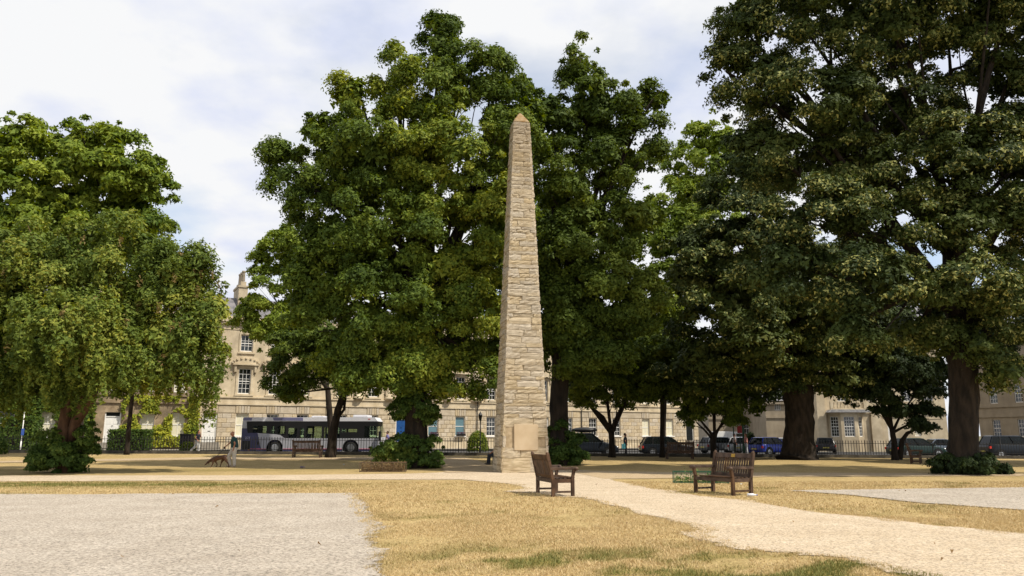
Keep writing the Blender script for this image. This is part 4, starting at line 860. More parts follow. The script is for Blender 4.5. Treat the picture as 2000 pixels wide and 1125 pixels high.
MB().box(0, .9, -.35, 0, -.5, 13).box(gX(1702), gX(1722), -.25, 0, -.5, gZ(808)).box(gX(1722)+.01, gX(1760), -.12, 0, gZ(812), gZ(806)).build('pilaster', M['stone'], g)
bw = MB(); bz0, bz1 = gZ(853), gZ(806); ba, bb_, bc, bd = gX(1618), gX(1636), gX(1668), gX(1688); od = 1.1
def seg(p, q, z0, z1, th=.25):
    n = Vector((q[0]-p[0], q[1]-p[1], 0)); n = Vector((-n.y, n.x, 0)).normalized()*th; mb = bw
    k = len(mb.v); mb.v += [(p[0], p[1], z0), (q[0], q[1], z0), (q[0]+n.x, q[1]+n.y, z0), (p[0]+n.x, p[1]+n.y, z0), (p[0], p[1], z1), (q[0], q[1], z1), (q[0]+n.x, q[1]+n.y, z1), (p[0]+n.x, p[1]+n.y, z1)]
    mb.f += [tuple(k+i for i in qd) for qd in ((0, 3, 2, 1), (4, 5, 6, 7), (0, 1, 5, 4), (1, 2, 6, 5), (2, 3, 7, 6), (3, 0, 4, 7))]
pts = [(ba, 0), (bb_, -od), (bc, -od), (bd, 0)]
for i in range(3):
    p, q = pts[i], pts[i+1]; p = Vector(p); q = Vector(q); w = .18 if i == 1 else .2
    seg(p, q, -.5, bz0); seg(p, q, gZ(814), bz1); seg(p, p.lerp(q, w), bz0, gZ(814)); seg(p.lerp(q, 1-w), q, bz0, gZ(814))
    a = math.atan2(q.y-p.y, q.x-p.x); ln = (q-p).length*(1-2*w); m_ = p.lerp(q, .5); ww = window(g, 0, 0, round(ln, 2), round(gZ(814)-bz0, 2), 4 if i == 1 else 3, 6, 'glass'); ww.location = (m_.x+.08*-math.sin(a), m_.y+.08*math.cos(a), bz0); ww.rotation_euler = (0, 0, a)
bw.build('bay_window', M['stone'], g)
rf = MB().prism([(ba-.3, bz1), (bd+.3, bz1), (bd, bz1+.3), (ba, bz1+.3)], -od-.3, -.01).build('lead_canopy', mat('lead', (.25, .25, .26), (.4, .39, .38), 3, .6), g)
bl = MB().box(ba, bd, -od, -od+.25, bz1+.3, bz1+.42).box(ba, bd, -od, -od+.25, gZ(786)-.05, gZ(786)+.08).box(ba, ba+.3, -od-.02, -od+.27, bz1+.421, gZ(786)-.051).box(bd-.3, bd, -od-.02, -od+.27, bz1+.421, gZ(786)-.051).build('balustrade_rail', M['stone'], g)
for i in range(9): x = ba+.45+i*(bd-ba-.9)/8; MB().tube([(x, -od+.12, bz1+.42), (x, -od+.12, bz1+.6), (x, -od+.12, gZ(786)-.05)], [.05, .09, .05], 8).build('baluster', M['stone'], g)
e = thing('side_terrace', 'plain grey-brown shaded terrace with string courses at the right edge', 'house', (XF(1915, 93), 93, 0), -R(74)); e.rotation_euler = (0, 0, -R(76))
ops = []
for i in range(8):
    x = 2.4+i*3.4; ops += [(x-.55, x+.55, 1.4, 3.35, 'glass'), (x-.55, x+.55, 5.2, 7.2, 'glass'), (x-.5, x+.5, 8.8, 10.4, 'glass')]
wall(0, 30, -.6, 12.5, [o[:4] for o in ops]).build('wall', M['pale'], e)
MB().box(.02, 30, .32, .36, -.5, 12.3).build('dark_interior', M['black'], e)
for o in ops: window(e, (o[0]+o[1])/2, o[2], round(o[1]-o[0], 2), round(o[3]-o[2], 2), 3, 4, 'glass')
MB().box(0, 30, -.12, 0, 3.62, 3.8).box(0, 30, -.14, 0, 4.75, 4.9).box(0, 30, -.4, 0, 12, 12.4).build('string_course', M['pale'], e)
MB().quad((0, 0, -.6), (0, 0, 12.5), (0, 9, 12.5), (0, 9, -.6)).build('side_wall', M['pale'], e)
MB().quad((0, -.2, 12.5), (30, -.2, 12.5), (30, 5, 15.5), (0, 5, 15.5)).build('roof', M['slate'], e)

# ---------------------------------------------------------------- bus
def wheel(par, x, y, r, w=.24, side=-1, hub=True):
    t = MB(); n = 24
    t.tube([(x, y-w/2, r), (x, y-w/2+.03, r), (x, y+w/2-.03, r), (x, y+w/2, r)], [r*.93, r, r, r*.93], n); o = t.build('wheel', M['rubber'], par, True)
    MB().tube([(x, y+side*(w/2+.004), r), (x, y+side*(w/2+.012), r)], [r*.6, r*.5], 18).build('rim', M['chrome'], o); return o
P_lil = paint('lilac_paint', (.17, .17, .30), .35); P_pur = paint('deep_purple_paint', (.045, .047, .11), .35); P_sil = paint('silver_grey_paint', (.40, .40, .43), .35); P_wht = paint('white_roof_paint', (.66, .66, .70), .4); P_pink = paint('pink_stripe', (.6, .12, .2))
bx = at(471, 860, 60).x; bz = gg(bx+5)-.09; Lb = 10.65; Wb = 2.45
bus = thing('bus', 'single-decker bus in white, silver and purple driving right behind the railings', 'bus', (bx, 60, bz))
zx = lambda v: (v-188)/159.*Lb/10.7; zy = lambda v: (570-v)/159.+.02
def flat(name, poly, y, m, par, th=.02, kind=None): return MB().prism(poly, y, y+th).build(name, m, par)
winops = [(zx(322), zx(490), zy(325), zy(235)), (zx(548), zx(600), zy(332), zy(235)), (zx(620), zx(725), zy(338), zy(235)), (zx(760), zx(865), zy(385), zy(262)), (zx(900), zx(955), zy(385), zy(262)), (zx(980), zx(1168), zy(385), zy(240)), (zx(1198), zx(1245), zy(385), zy(250)), (zx(1262), zx(1310), zy(385), zy(250)), (zx(1325), zx(1392), zy(385), zy(250)), (zx(1415), zx(1602), zy(312), zy(270)), (zx(1690), zx(1842), zy(375), zy(238))]
for y0, y1 in ((0., .05), (Wb-.05, Wb)):
    mb = MB()
    for a, b, c, d in cells(zx(250), zx(1850), zy(385), zy(178), [(round(a, 3), round(b, 3), round(c, 3), round(d, 3)) for a, b, c, d in winops]): mb.box(a, b, y0, y1, c, d)
    mb.build('window_surround', M['black'], bus)
    # silver flank with arches
    lo = MB(); 
    def arch(cx, r): return [(cx+r*math.cos(q), .48+r*math.sin(q)) for q in np.linspace(math.pi, 0, 11)]
    wr, wf = zx(602), zx(1530); prof = [(zx(400), .22), (wr-.62, .22), (wr-.62, .48)]+arch(wr, .62)[1:-1]+[(wr+.62, .48), (wr+.62, .22), (wf-.62, .22), (wf-.62, .48)]+arch(wf, .62)[1:-1]+[(wf+.62, .48), (wf+.62, .22), (zx(1880), .22), (zx(1890), zy(385)), (zx(400), zy(385))]
    lo.prism(prof, y0, y1).build('side_panel', P_sil, bus)
    flat('rear_quarter', [(0, .22), (zx(440), .22), (zx(385), zy(320)), (zx(262), zy(320)), (zx(250), zy(270)), (0, zy(266))], y0-.012 if y0 == 0 else Wb-.01, P_pur, bus, .03)
    flat('upper_quarter', [(0, zy(265)), (zx(250), zy(265)), (zx(240), zy(178)), (.03, zy(178))], y0-.01 if y0 == 0 else Wb-.02, P_sil, bus, .03)
    flat('window_sweep', [(zx(385), zy(322)), (zx(400), zy(384)), (zx(720), zy(384)), (zx(660), zy(345)), (zx(600), zy(336))], -.014 if y0 == 0 else Wb-.0, P_sil, bus, .012)
    for x0, x1 in ((zx(440), wr-.63), (wr+.63, wf-.63), (wf+.63, zx(1875))): MB().box(x0, x1, -.016 if y0 == 0 else Wb, 0 if y0 == 0 else Wb+.016, .215, .36).build('lower_stripe', P_pur, bus)
    for x0, x1 in ((zx(300), wr-.66), (wr+.66, wf-.66), (wf+.66, zx(1800))): MB().box(x0, x1, -.02 if y0 == 0 else Wb, 0 if y0 == 0 else Wb+.02, .375, .41).build('pink_stripe', P_pink, bus)
    for a, b, c, d in winops: MB().box(a, b, y0+.02, y0+.028, c, d).build('window', M['busglass'], bus)
rfp = [(.04, zy(180)), (zx(1850), zy(180)), (zx(1815), zy(132)), (.12, zy(132)), (.02, zy(145))]
MB().prism(rfp, -.005, Wb+.005).build('roof', P_wht, bus)
flat('roof_band', [(.05, zy(172)), (zx(300), zy(172)), (zx(310), zy(135)), (.1, zy(135))], -.02, P_lil, bus, .015); flat('roof_band', [(zx(575), zy(172)), (zx(935), zy(172)), (zx(930), zy(135)), (zx(560), zy(135))], -.02, P_lil, bus, .015)
bevel(MB().box(zx(1015), zx(1165), .5, 1.9, zy(132), zy(114)).build('roof_vent', P_wht, bus), .03); bevel(MB().box(zx(1535), zx(1720), .3, 2.1, zy(132), zy(102)).build('air_unit', P_wht, bus), .05)
MB().box(.0, .06, .06, Wb-.06, .25, zy(180)).build('rear_panel', P_pur, bus); MB().box(.06, Lb-.4, .06, Wb-.06, .40, .47).build('floor', M['black'], bus)
MB().quad((zx(1850), .02, zy(182)), (zx(1895), .02, zy(370)), (zx(1895), Wb-.02, zy(370)), (zx(1850), Wb-.02, zy(182))).build('windscreen', M['busglass'], bus)
bevel(MB().prism([(zx(1880), .25), (zx(1905), .3), (zx(1905), zy(400)), (zx(1895), zy(372)), (zx(1880), zy(372))], .0, Wb).build('front_panel', P_sil, bus), .02)
for yy in (.25, Wb-.25): MB().ell((zx(1908), yy, .75), .03, .16, .1).build('headlight', M['chrome'], bus, True)
MB().tube([(zx(1850), -.02, zy(230)), (zx(1895), -.22, zy(235)), (zx(1895), -.25, zy(330))], [.03, .03, .03], 6).build('mirror_arm', M['black'], bus); bevel(MB().box(zx(1875), zx(1905), -.32, -.14, zy(415), zy(300)).build('mirror', M['black'], bus), .02)
MB().box(zx(205), zx(300), -.03, .0, zy(520), zy(415)).build('engine_grille', M['black'], bus); MB().box(zx(385), zx(412), -.025, .0, zy(460), zy(425)).build('filler_flap', M['black'], bus); MB().box(zx(283), zx(298), -.034, -.014, zy(525), zy(515)).build('side_marker', M['amber'], bus); MB().box(zx(1735), zx(1760), -.02, .0, zy(158), zy(150)).build('side_marker', M['red'], bus)
for cx in (wr, wf):
    for yy in (.18, Wb-.18): wheel(bus, cx, yy, .47, .28, -1 if yy < 1 else 1)
    MB().tube([(cx, .35, .5), (cx, Wb-.35, .5)], [.58, .58], 18).build('wheel_well', M['black'], bus)
seatm = mat('bus_seat_fabric', (.03, .03, .09), None, rough=.9)
for i in range(9):
    for yy in (.2, 1.4):
        x = 1.3+i*.85
        if abs(x-5.2) < .5: continue
        bevel(MB().box(x, x+.1, yy, yy+.85, .9, 1.55).box(x+.1, x+.5, yy, yy+.85, .9, 1.0).build('seat', seatm, bus), .03)
for x in (zx(870), zx(1180), zx(640)): MB().tube([(x, .9, .47), (x, .9, 2.3)], [.018, .018], 6).build('grab_pole', paint('yellow_pole', (.6, .45, .05)), bus)
def text(s_, par, loc, size, m, rot=(math.pi/2, 0, 0)):
    c = bpy.data.curves.new('lettering', 'FONT'); c.body = s_; c.size = size; c.extrude = .003; c.materials.append(m); t_ = bpy.data.objects.new('t', c); COL.objects.link(t_); bpy.context.view_layer.update(); me_ = bpy.data.meshes.new_from_object(t_.evaluated_get(bpy.context.evaluated_depsgraph_get())); bpy.data.objects.remove(t_); o = bpy.data.objects.new('lettering', me_); COL.objects.link(o); o.parent = par; o.location = loc; o.rotation_euler = rot; return o
text('271', bus, (zx(235), -.03, zy(395)), .26, paint('pale_lettering', (.45, .45, .6)))

# ---------------------------------------------------------------- cars
def car(name, label, p, rz, color, kind='hatch', Lc=4.2, group='parked cars', rack=False, mirror=1):
    c = thing(name, label, 'car', p, rz, group); pm = paint('car_paint_'+str(len(bpy.data.materials)), color, .28); w = .88; H = {'hatch': 1.48, 'suv': 1.70, 'saloon': 1.42, 'mini': 1.42}[kind]; bh = H*.62
    # stations front(+x) -> rear(-x): x, z_top(body), halfwidth
    h = Lc/2
    st = [(h, .55, .62), (h-.08, .72, .74), (h-.45, bh-.10, .84), (h-1.15, bh-.01, w), (0, bh, w), (-h+.7, bh+.02, w), (-h+.15, bh+.0, .84), (-h+.02, bh-.18, .78), (-h, .55, .72)]
    V = []; F = []
    for x, zt, hw in st:
        zb = .26 if abs(x) < h-.05 else .34
        V += [(x, -hw*.9, zb), (x, -hw, zb+.12), (x, -hw, zt-.16), (x, -hw*.93, zt-.03), (x, -hw*.7, zt), (x, hw*.7, zt), (x, hw*.93, zt-.03), (x, hw, zt-.16), (x, hw, zb+.12), (x, hw*.9, zb)]
    k = 10
    for i in range(len(st)-1):
        for j in range(k): a = i*k+j; b = i*k+(j+1) % k; F.append((a, b, b+k, a+k))
    F.append(tuple(range(k))[::-1]); F.append(tuple((len(st)-1)*k+j for j in range(k)))
    mb = MB(); mb.v = V; mb.f = F; o = mb.build('body', pm, c, True); o.modifiers.new('e', 'EDGE_SPLIT').split_angle = R(50); bevel(o, .02)
    xa, xb = {'hatch': (1.0, -h+.12), 'suv': (1.05, -h+.1), 'saloon': (.95, -h+.75), 'mini': (.75, -h+.1)}[kind]; ra, rb = xa-.75, xb+{'saloon': .7}.get(kind, .35)
    z0 = bh-.03; z1 = H-.05; lo = [(xa, -.76), (xb, -.74), (xb, .74), (xa, .76)]; hi = [(ra, -.60), (rb, -.58), (rb, .58), (ra, .60)]
    gm = MB(); gm.v = [(x, y, z0) for x, y in lo]+[(x, y, z1) for x, y in hi]; gm.f = [(0, 1, 5, 4), (1, 2, 6, 5), (2, 3, 7, 6), (3, 0, 4, 7)]; gm.build('windows', M['carglass'], c)
    rm = MB(); ro = [(ra+.03, -.62, z1), (rb-.03, -.60, z1), (rb-.03, .60, z1), (ra+.03, .62, z1), (ra-.15, -.5, H), (rb+.15, -.48, H), (rb+.15, .48, H), (ra-.15, .5, H)]
    rm.v = ro; rm.f = [(0, 3, 2, 1), (4, 5, 6, 7), (0, 1, 5, 4), (1, 2, 6, 5), (2, 3, 7, 6), (3, 0, 4, 7)]; bevel(rm.build('roof', pm, c), .02)
    for i in range(4): MB().bar((*lo[i], z0), (*hi[i], z1), .07, .06).build('pillar', pm, c)
    for sg in (-1, 1):
        for t in (.42, .75): xm = xa+(xb-xa)*t; xt = ra+(rb-ra)*t; MB().bar((xm, sg*.765, z0), (xt, sg*.605, z1), .06, .03).build('pillar', M['black'], c)
        for x in (h-.8, -h+.78):
            MB().tube([(x, sg*(w-.02), .34), (x, sg*(w+.012), .34)], [.39, .385], 20).build('wheel_arch', M['black'], c); wheel(c, x, sg*(w-.09), .32, .22, sg)
        MB().ell((h-.12, sg*.62, .66), .12, .16, .08).build('headlight', M['chrome'], c, True); MB().box(-h+.0, -h+.14, sg*.80-.07, sg*.80+.05, bh-.30, bh-.12).build('tail_light', M['red'], c)
        MB().ell((xa-.05, sg*.95, bh+.06), .09, .1, .07).build('mirror', pm, c, True)
    MB().box(-h-.012, -h+.02, -.26, .26, .5, .61).build('number_plate', mat('plate', (.7, .6, .15), None), c); MB().box(h-.02, h+.012, -.26, .26, .42, .53).build('number_plate', M['white'], c)
    for sx in (-.1, -1.2):
        for sg in (-1, 1): bevel(MB().box(sx, sx+.12, sg*.38-.2, sg*.38+.2, .6, 1.12).build('seat', M['black'], c), .03)
    MB().box(-h+.2, h-.4, -.7, .7, .28, .34).build('underside', M['black'], c)
    return c
def onroad(px, Y): x = XF(px, Y); return (x, Y, gg(x)-.09)
dk = (.010, .014, .020)
cb = car('parked_car', 'black car carrying a roof box, parked behind the railings right of the obelisk', onroad(1148, 59.5), 0, dk, 'suv', 4.5)
rb_ = thing('roof_box', 'black roof box strapped on top of the parked black car', 'roof box', Vector(onroad(1148, 59.5))+Vector((-.25, 0, 1.76))); mb = MB(); mb.ell((0, 0, .18), 1.0, .42, .2, 16, 8); mb.build('shell', mat('roofbox_black', (.03, .03, .032), None, rough=.4), rb_, True)
for x in (-.5, .5): MB().box(x-.03, x+.03, -.6, .6, -.05, .02).build('roof_bar', M['chrome'], rb_)
car('parked_car', 'black hatchback with a bright red tail light behind the straight slim trunk', onroad(1300, 59.5), 0, dk, 'hatch', 3.95)
car('parked_car', 'blue car seen three-quarter from behind, left of the thick flared trunk', onroad(1503, 64), R(28), (.03, .06, .42), 'hatch', 3.6)
car('parked_car', 'pale silver car beyond the blue car, in the far street', onroad(1530, 78), R(40), (.45, .46, .48), 'saloon', 4.2)
car('parked_car', 'white car with red tail lights left of the blue car', onroad(1448, 70), R(62), (.62, .62, .62), 'hatch', 4.0)
car('parked_car', 'grey car half hidden by the low spreading tree', onroad(1408, 72), R(20), (.16, .17, .18), 'hatch', 4.1)
car('parked_car', 'dark green car in shade between the twisted tree and the broad trunk', onroad(1786, 60), R(6), (.012, .03, .025), 'hatch', 4.0)
car('parked_car', 'light blue-grey car just left of the broad trunk', onroad(1835, 68), R(4), (.40, .46, .52), 'saloon', 4.4)
car('parked_car', 'black car at the right edge of the picture behind the railings', onroad(1975, 58.8), 0, dk, 'suv', 4.5)
car('parked_car', 'white-roofed car beyond the black one at the right edge', onroad(1992, 66), R(3), (.6, .62, .65), 'hatch', 4.2)
car('parked_car', 'dark car partly behind the thick flared trunk, near the bay window', onroad(1610, 74), R(70), (.05, .05, .055), 'hatch', 4.0)
# white van
v = thing('parked_van', 'white van behind the low spreading tree in the far street', 'van', onroad(1425, 92), R(15)); pv = paint('van_white', (.62, .62, .60))
bevel(MB().prism([(-2.4, .35), (2.4, .35), (2.5, 1.0), (1.6, 1.25), (1.1, 2.05), (-2.4, 2.1)], -.95, .95).build('body', pv, v), .05)
for x in (-1.5, 1.6):
    for sg in (-1, 1): wheel(v, x, sg*.86, .34, .22, sg)
MB().quad((1.62, -.8, 1.27), (1.62, .8, 1.27), (1.14, .75, 2.0), (1.14, -.75, 2.0)).build('windscreen', M['carglass'], v); MB().box(.3, 1.3, -.96, -.952, 1.3, 1.85).build('side_window', M['glass'], v)

# ---------------------------------------------------------------- street furniture
def lamp(px, Y, label, H=3.4):
    x = XF(px, Y); z = gz(x, Y) if Y < 55 else gg(x); l = thing('street_lamp', label, 'lamp', (x, Y, z))
    MB().tube([(0, 0, 0), (0, 0, .5), (0, 0, .55), (0, 0, H-.5), (0, 0, H-.45)], [.09, .08, .05, .038, .06], 10).build('post', M['iron'], l, True)
    MB().bar((-.25, 0, H-.62), (.25, 0, H-.62), .025, .025).build('ladder_bar', M['iron'], l)
    MB().tube([(0, 0, H-.45), (0, 0, H-.05)], [.09, .17], 6).build('lantern', M['carglass'], l); MB().tube([(0, 0, H-.05), (0, 0, H+.14), (0, 0, H+.22)], [.2, .05, .02], 6).build('lantern_cap', M['iron'], l)
lamp(938, 57, 'thin black lamp post with small lantern left of the obelisk', 2.9)
def pole(px, py0, Y, label, H, r=.05, m=None, extra=None):
    x = XF(px, Y); l = thing('street_pole', label, 'pole', (x, Y, gg(x)-.05)); MB().tube([(0, 0, 0), (0, 0, H)], [r, r], 10).build('post', m or M['greenpaint'], l, True); MB().tube([(0, 0, 0), (0, 0, .8)], [r*1.6, r*1.5], 10).build('post_base', m or M['greenpaint'], l, True); return l
pole(1433, 0, 66, 'slim grey-green pole left of the red sign in the street', 4.5, .05); pole(1452, 0, 64, 'thicker dark green pole right of the red sign in the street', 5.0, .09)
rsn = pole(1445, 0, 66, 'short post carrying a small red sign between two green poles', 2.6, .03); MB().box(-.22, .22, -.08, -.03, 1.75, 2.35).build('sign_plate', paint('sign_red', (.5, .03, .03)), rsn)
psn = pole(43, 0, 60, 'thin pale pole with small blue sign in front of the ivy at far left', 3.0, .035, M['white']); MB().box(-.05, .16, -.06, -.03, 1.25, 1.75).build('sign_plate', paint('sign_blue2', (.05, .12, .45)), psn)
def foliagebox(name, label, cat, Y, px0, px1, py0, py1, dep, m, n, leaf, dome=False, seed=0):
    x0, x1 = XF(px0, Y), XF(px1, Y); z1 = at((px0+px1)/2, py0, Y).z; z0 = at((px0+px1)/2, py1, Y).z; r = np.random.default_rng(seed); P = r.uniform(-1, 1, (n, 3))
    if dome: P[:, 2] = np.abs(P[:, 2]); P /= np.linalg.norm(P, axis=1)[:, None]; P *= r.uniform(.8, 1.03, n)[:, None]; Nn = P.copy(); P = np.stack([(x0+x1)/2+P[:, 0]*(x1-x0)/2, Y+P[:, 1]*dep, z0+P[:, 2]*(z1-z0)], 1)
    else:
        ax = r.integers(0, 3, n); sg = r.choice([-1, 1], n); P[np.arange(n), ax] = sg*r.uniform(.82, 1.04, n); Nn = np.zeros((n, 3)); Nn[np.arange(n), ax] = sg
        P = np.stack([(x0+x1)/2+P[:, 0]*(x1-x0)/2, Y+P[:, 1]*dep, (z0+z1)/2+P[:, 2]*(z1-z0)/2], 1)
    o = thing(name, label, cat, ((x0+x1)/2, Y, z0)); leaves('foliage', m, P, Nn+r.normal(size=(n, 3))*.45, r.uniform(leaf*.6, leaf*1.3, n), np.clip(r.normal(.45, .2, n), 0, 1), o, loc=tuple(o.location))
    MB().tube([(0, 0, 0), (0, 0, (z1-z0)*.7)], [.06, .04], 6).build('stem', M['bark'], o)
    if not dome: MB().box(-(x1-x0)/2*.84, (x1-x0)/2*.84, -dep*.8, dep*.8, 0, (z1-z0)*.9).build('inner_branches', M['bark'], o)
    return o
foliagebox('hedge', 'clipped box hedge in front of the creeper-clad house', 'hedge', 63, 218, 292, 839, 879, .6, M['leafS'], 4200, .13, seed=1)
foliagebox('hedge', 'bushy dark hedge before the ivy wall at far left', 'hedge', 61, 8, 72, 815, 879, .7, M['leafS'], 4500, .15, seed=2)
foliagebox('clipped_shrub', 'rounded clipped green shrub behind the railings left of the obelisk', 'shrub', 62, 911, 955, 841, 881, .8, M['ivy'], 3000, .12, True, 3)
foliagebox('shrub', 'low scrubby bush at the left edge by the railings', 'shrub', 52, -30, 18, 850, 887, .6, M['leafS'], 1800, .12, True, 4)
foliagebox('potted_shrub', 'dark rounded bush in a pot left of the blue car', 'shrub', 69, 1455, 1476, 843, 872, .5, M['leafK'], 1600, .12, True, 5)
foliagebox('shrub', 'small shrub under the black container by the railings', 'shrub', 61, 352, 385, 862, 880, .4, M['ivy'], 900, .12, True, 6)
bk = thing('bin_store', 'square black container standing before the brown house, left of the walker', 'container', (XF(366, 62), 62, gg(-25)+.45)); bevel(MB().box(-.42, .42, -.4, .4, 0, .85).build('box', M['black'], bk), .03); bevel(MB().box(-.45, .45, -.43, .43, .851, .93).build('lid', M['iron'], bk), .02); MB().box(-.38, .38, -.3, .3, -.55, -.001).build('base', M['kerb'], bk)
for i, (px, lab) in enumerate(((893, 'flower box under the teal-curtained window'), (846, 'flower box half hidden behind the tallest tree'))):
    s_ = -6.3 if i == 0 else -9.4; q = fs(s_, .25); fb = thing('flower_box', 'small purple-flowered '+lab, 'flower box', (q.x, q.y, 1.5), TH); MB().box(-.5, .5, -.12, .12, 0, .2).build('trough', M['black'], fb)
    P = rng.uniform(-1, 1, (160, 3))*np.array([.5, .14, .12])+np.array([0, 0, .28]); leaves('flowers', leafmat('flower_petals'+str(i), (.04, .06, .02), (.12, .05, .08), (.3, .15, .25)), P, rng.normal(size=(160, 3)), np.full(160, .09), rng.random(160), fb)

# ---------------------------------------------------------------- people and dog
def remesh(o, vs_, it=3):
    m = o.modifiers.new('r', 'REMESH'); m.mode = 'VOXEL'; m.voxel_size = vs_; m.use_smooth_shade = True
    if it: q = o.modifiers.new('s', 'SMOOTH'); q.iterations = it; q.factor = .5
    return o
def clothmat(n, c, c2=None): return mat(n, c, c2 or tuple(v*.75 for v in c), 6, .85, .004, 30)
def person(label, loc, J, shirt, trousers, hair=None, shoes=(.05, .04, .035), skin='skin', sleeve=.55, faced=-1, short=False, voxel=.016, cat='person', bulk=1.):
    """J: joints (x,y,z) in metres from the feet; faced: -1 looks left, 1 right"""
    p = thing('person', label, cat, loc); f = faced
    V_ = {k: Vector(v) for k, v in J.items()}; hd = V_['head']; nk = V_['neck']; ch = V_['chest']; pv = V_['pelvis']
    b = MB(); b.ell(hd, .092, .078, .118, 14, 10); b.ell(hd+Vector((f*.022, 0, -.055)), .068, .058, .065)          # skull, jaw
    b.cap(hd+Vector((f*.085, 0, .005)), hd+Vector((f*.108, 0, -.022)), .012, .017, 8)                                  # nose
    for sg in (-1, 1): b.ell(hd+Vector((-f*.005, sg*.08, -.01)), .02, .013, .033, 8, 6)                                # ears
    b.cap(hd+Vector((f*.078, -.025, -.062)), hd+Vector((f*.078, .025, -.062)), .010, .010, 6)                          # lips
    b.cap(nk, hd+Vector((-f*.01, 0, -.07)), .062, .055); b.cap(ch, pv, .125, .13); b.ell(ch, .115, .17, .16)
    for sd_ in ('l', 'r'):
        b.cap(V_['sh'+sd_], V_['el'+sd_], .052, .042); b.cap(V_['el'+sd_], V_['ha'+sd_], .042, .028)
        b.cap(V_['hip'+sd_], V_['kn'+sd_], .085, .055); b.cap(V_['kn'+sd_], V_['an'+sd_], .055, .038)
        h0 = V_['ha'+sd_]; d = (h0-V_['el'+sd_]).normalized(); pe = h0+d*.08; b.cap(h0, pe, .028, .033)
        s1 = Vector((0, 1, 0)).cross(d).normalized()
        for q, (oy, ln) in enumerate(((-.030, .062), (-.010, .075), (.010, .070), (.029, .055))):
            k1 = pe+Vector((0, oy, 0))+d*.005; k2 = k1+d*ln*.55+s1*.006; b.cap(k1, k2, .0095, .009, 6); b.cap(k2, k2+(d*.7-s1*.7*f)*ln*.5, .009, .008, 6)
        b.cap(h0+d*.02+Vector((0, -.025, 0)), h0+d*.075+Vector((0, -.05, 0))+s1*f*.02, .012, .009, 6)
    remesh(b.build('body', M[skin], p), voxel*.75, 2)
    for sg in (-1, 1): MB().ell(hd+Vector((f*.083, sg*.032, .008)), .008, .012, .008, 8, 6).build('eye', M['black'], p)
    s = MB(); s.ell(ch+Vector((0, 0, .02)), .14*bulk, .19, .18); s.cap(ch, pv+Vector((0, 0, .06)), .145*bulk, .15*bulk); s.ell(pv+Vector((0, 0, .05)), .15*bulk, .175, .10); s.cap(V_['shl'], V_['shr'], .075, .075)
    for sd_ in ('l', 'r'): s.cap(V_['sh'+sd_], V_['sh'+sd_].lerp(V_['el'+sd_], sleeve), .072, .062)
    remesh(s.build('shirt', shirt, p), voxel, 3)
    t = MB(); t.ell(pv, .145*bulk, .17, .12)
    for sd_ in ('l', 'r'): t.cap(V_['hip'+sd_], V_['kn'+sd_], .10*bulk, .078*bulk); t.cap(V_['kn'+sd_], V_['an'+sd_]+Vector((0, 0, .02)), .078*bulk, .065*bulk)
    remesh(t.build('trousers', trousers, p), voxel, 3)
    for sd_ in ('l', 'r'):
        a = V_['an'+sd_]; m_ = MB(); m_.cap(a+Vector((-f*.05, 0, -.045)), a+Vector((f*.14, 0, -.055)), .042, .036); m_.cap(a, a+Vector((0, 0, -.04)), .045, .045); remesh(m_.build('shoe', shoes if not isinstance(shoes, tuple) else paint('shoe_'+str(len(bpy.data.materials)), shoes, .6), p), .014, 2)
    if hair:
        h = MB(); h.ell(hd+Vector((-f*.022, 0, .03)), .094, .088, .105); 
        if not short: h.ell(hd+Vector((-f*.055, 0, -.05)), .06, .08, .11)
        remesh(h.build('hair', clothmat('hair_'+str(len(bpy.data.materials)), hair), p), .016, 2)
    return p
# man with the dog, walking left and away
mp_ = gp(452, 912); S = 1.0
man = person('bald man in teal T-shirt and pale trousers walking left with a dog on a lead', mp_, dict(head=(-.06, .02, 1.62), neck=(0, .0, 1.46), chest=(.05, 0, 1.26), pelvis=(.10, 0, .93), shl=(-.02, .19, 1.41), shr=(.06, -.20, 1.40), ell=(-.20, .24, 1.20), hal=(-.42, .22, 1.0), elr=(.19, -.26, 1.14), har=(.14, -.27, .90),
    hipl=(.03, .09, .88), knl=(-.20, .10, .52), anl=(-.12, .10, .11), hipr=(.13, -.09, .88), knr=(.14, -.10, .48), anr=(.17, -.10, .09)), clothmat('teal_cotton', (.035, .095, .10)), clothmat('cream_trousers', (.74, .69, .62), (.66, .61, .54)), None, (.45, .36, .28), bulk=1.22)
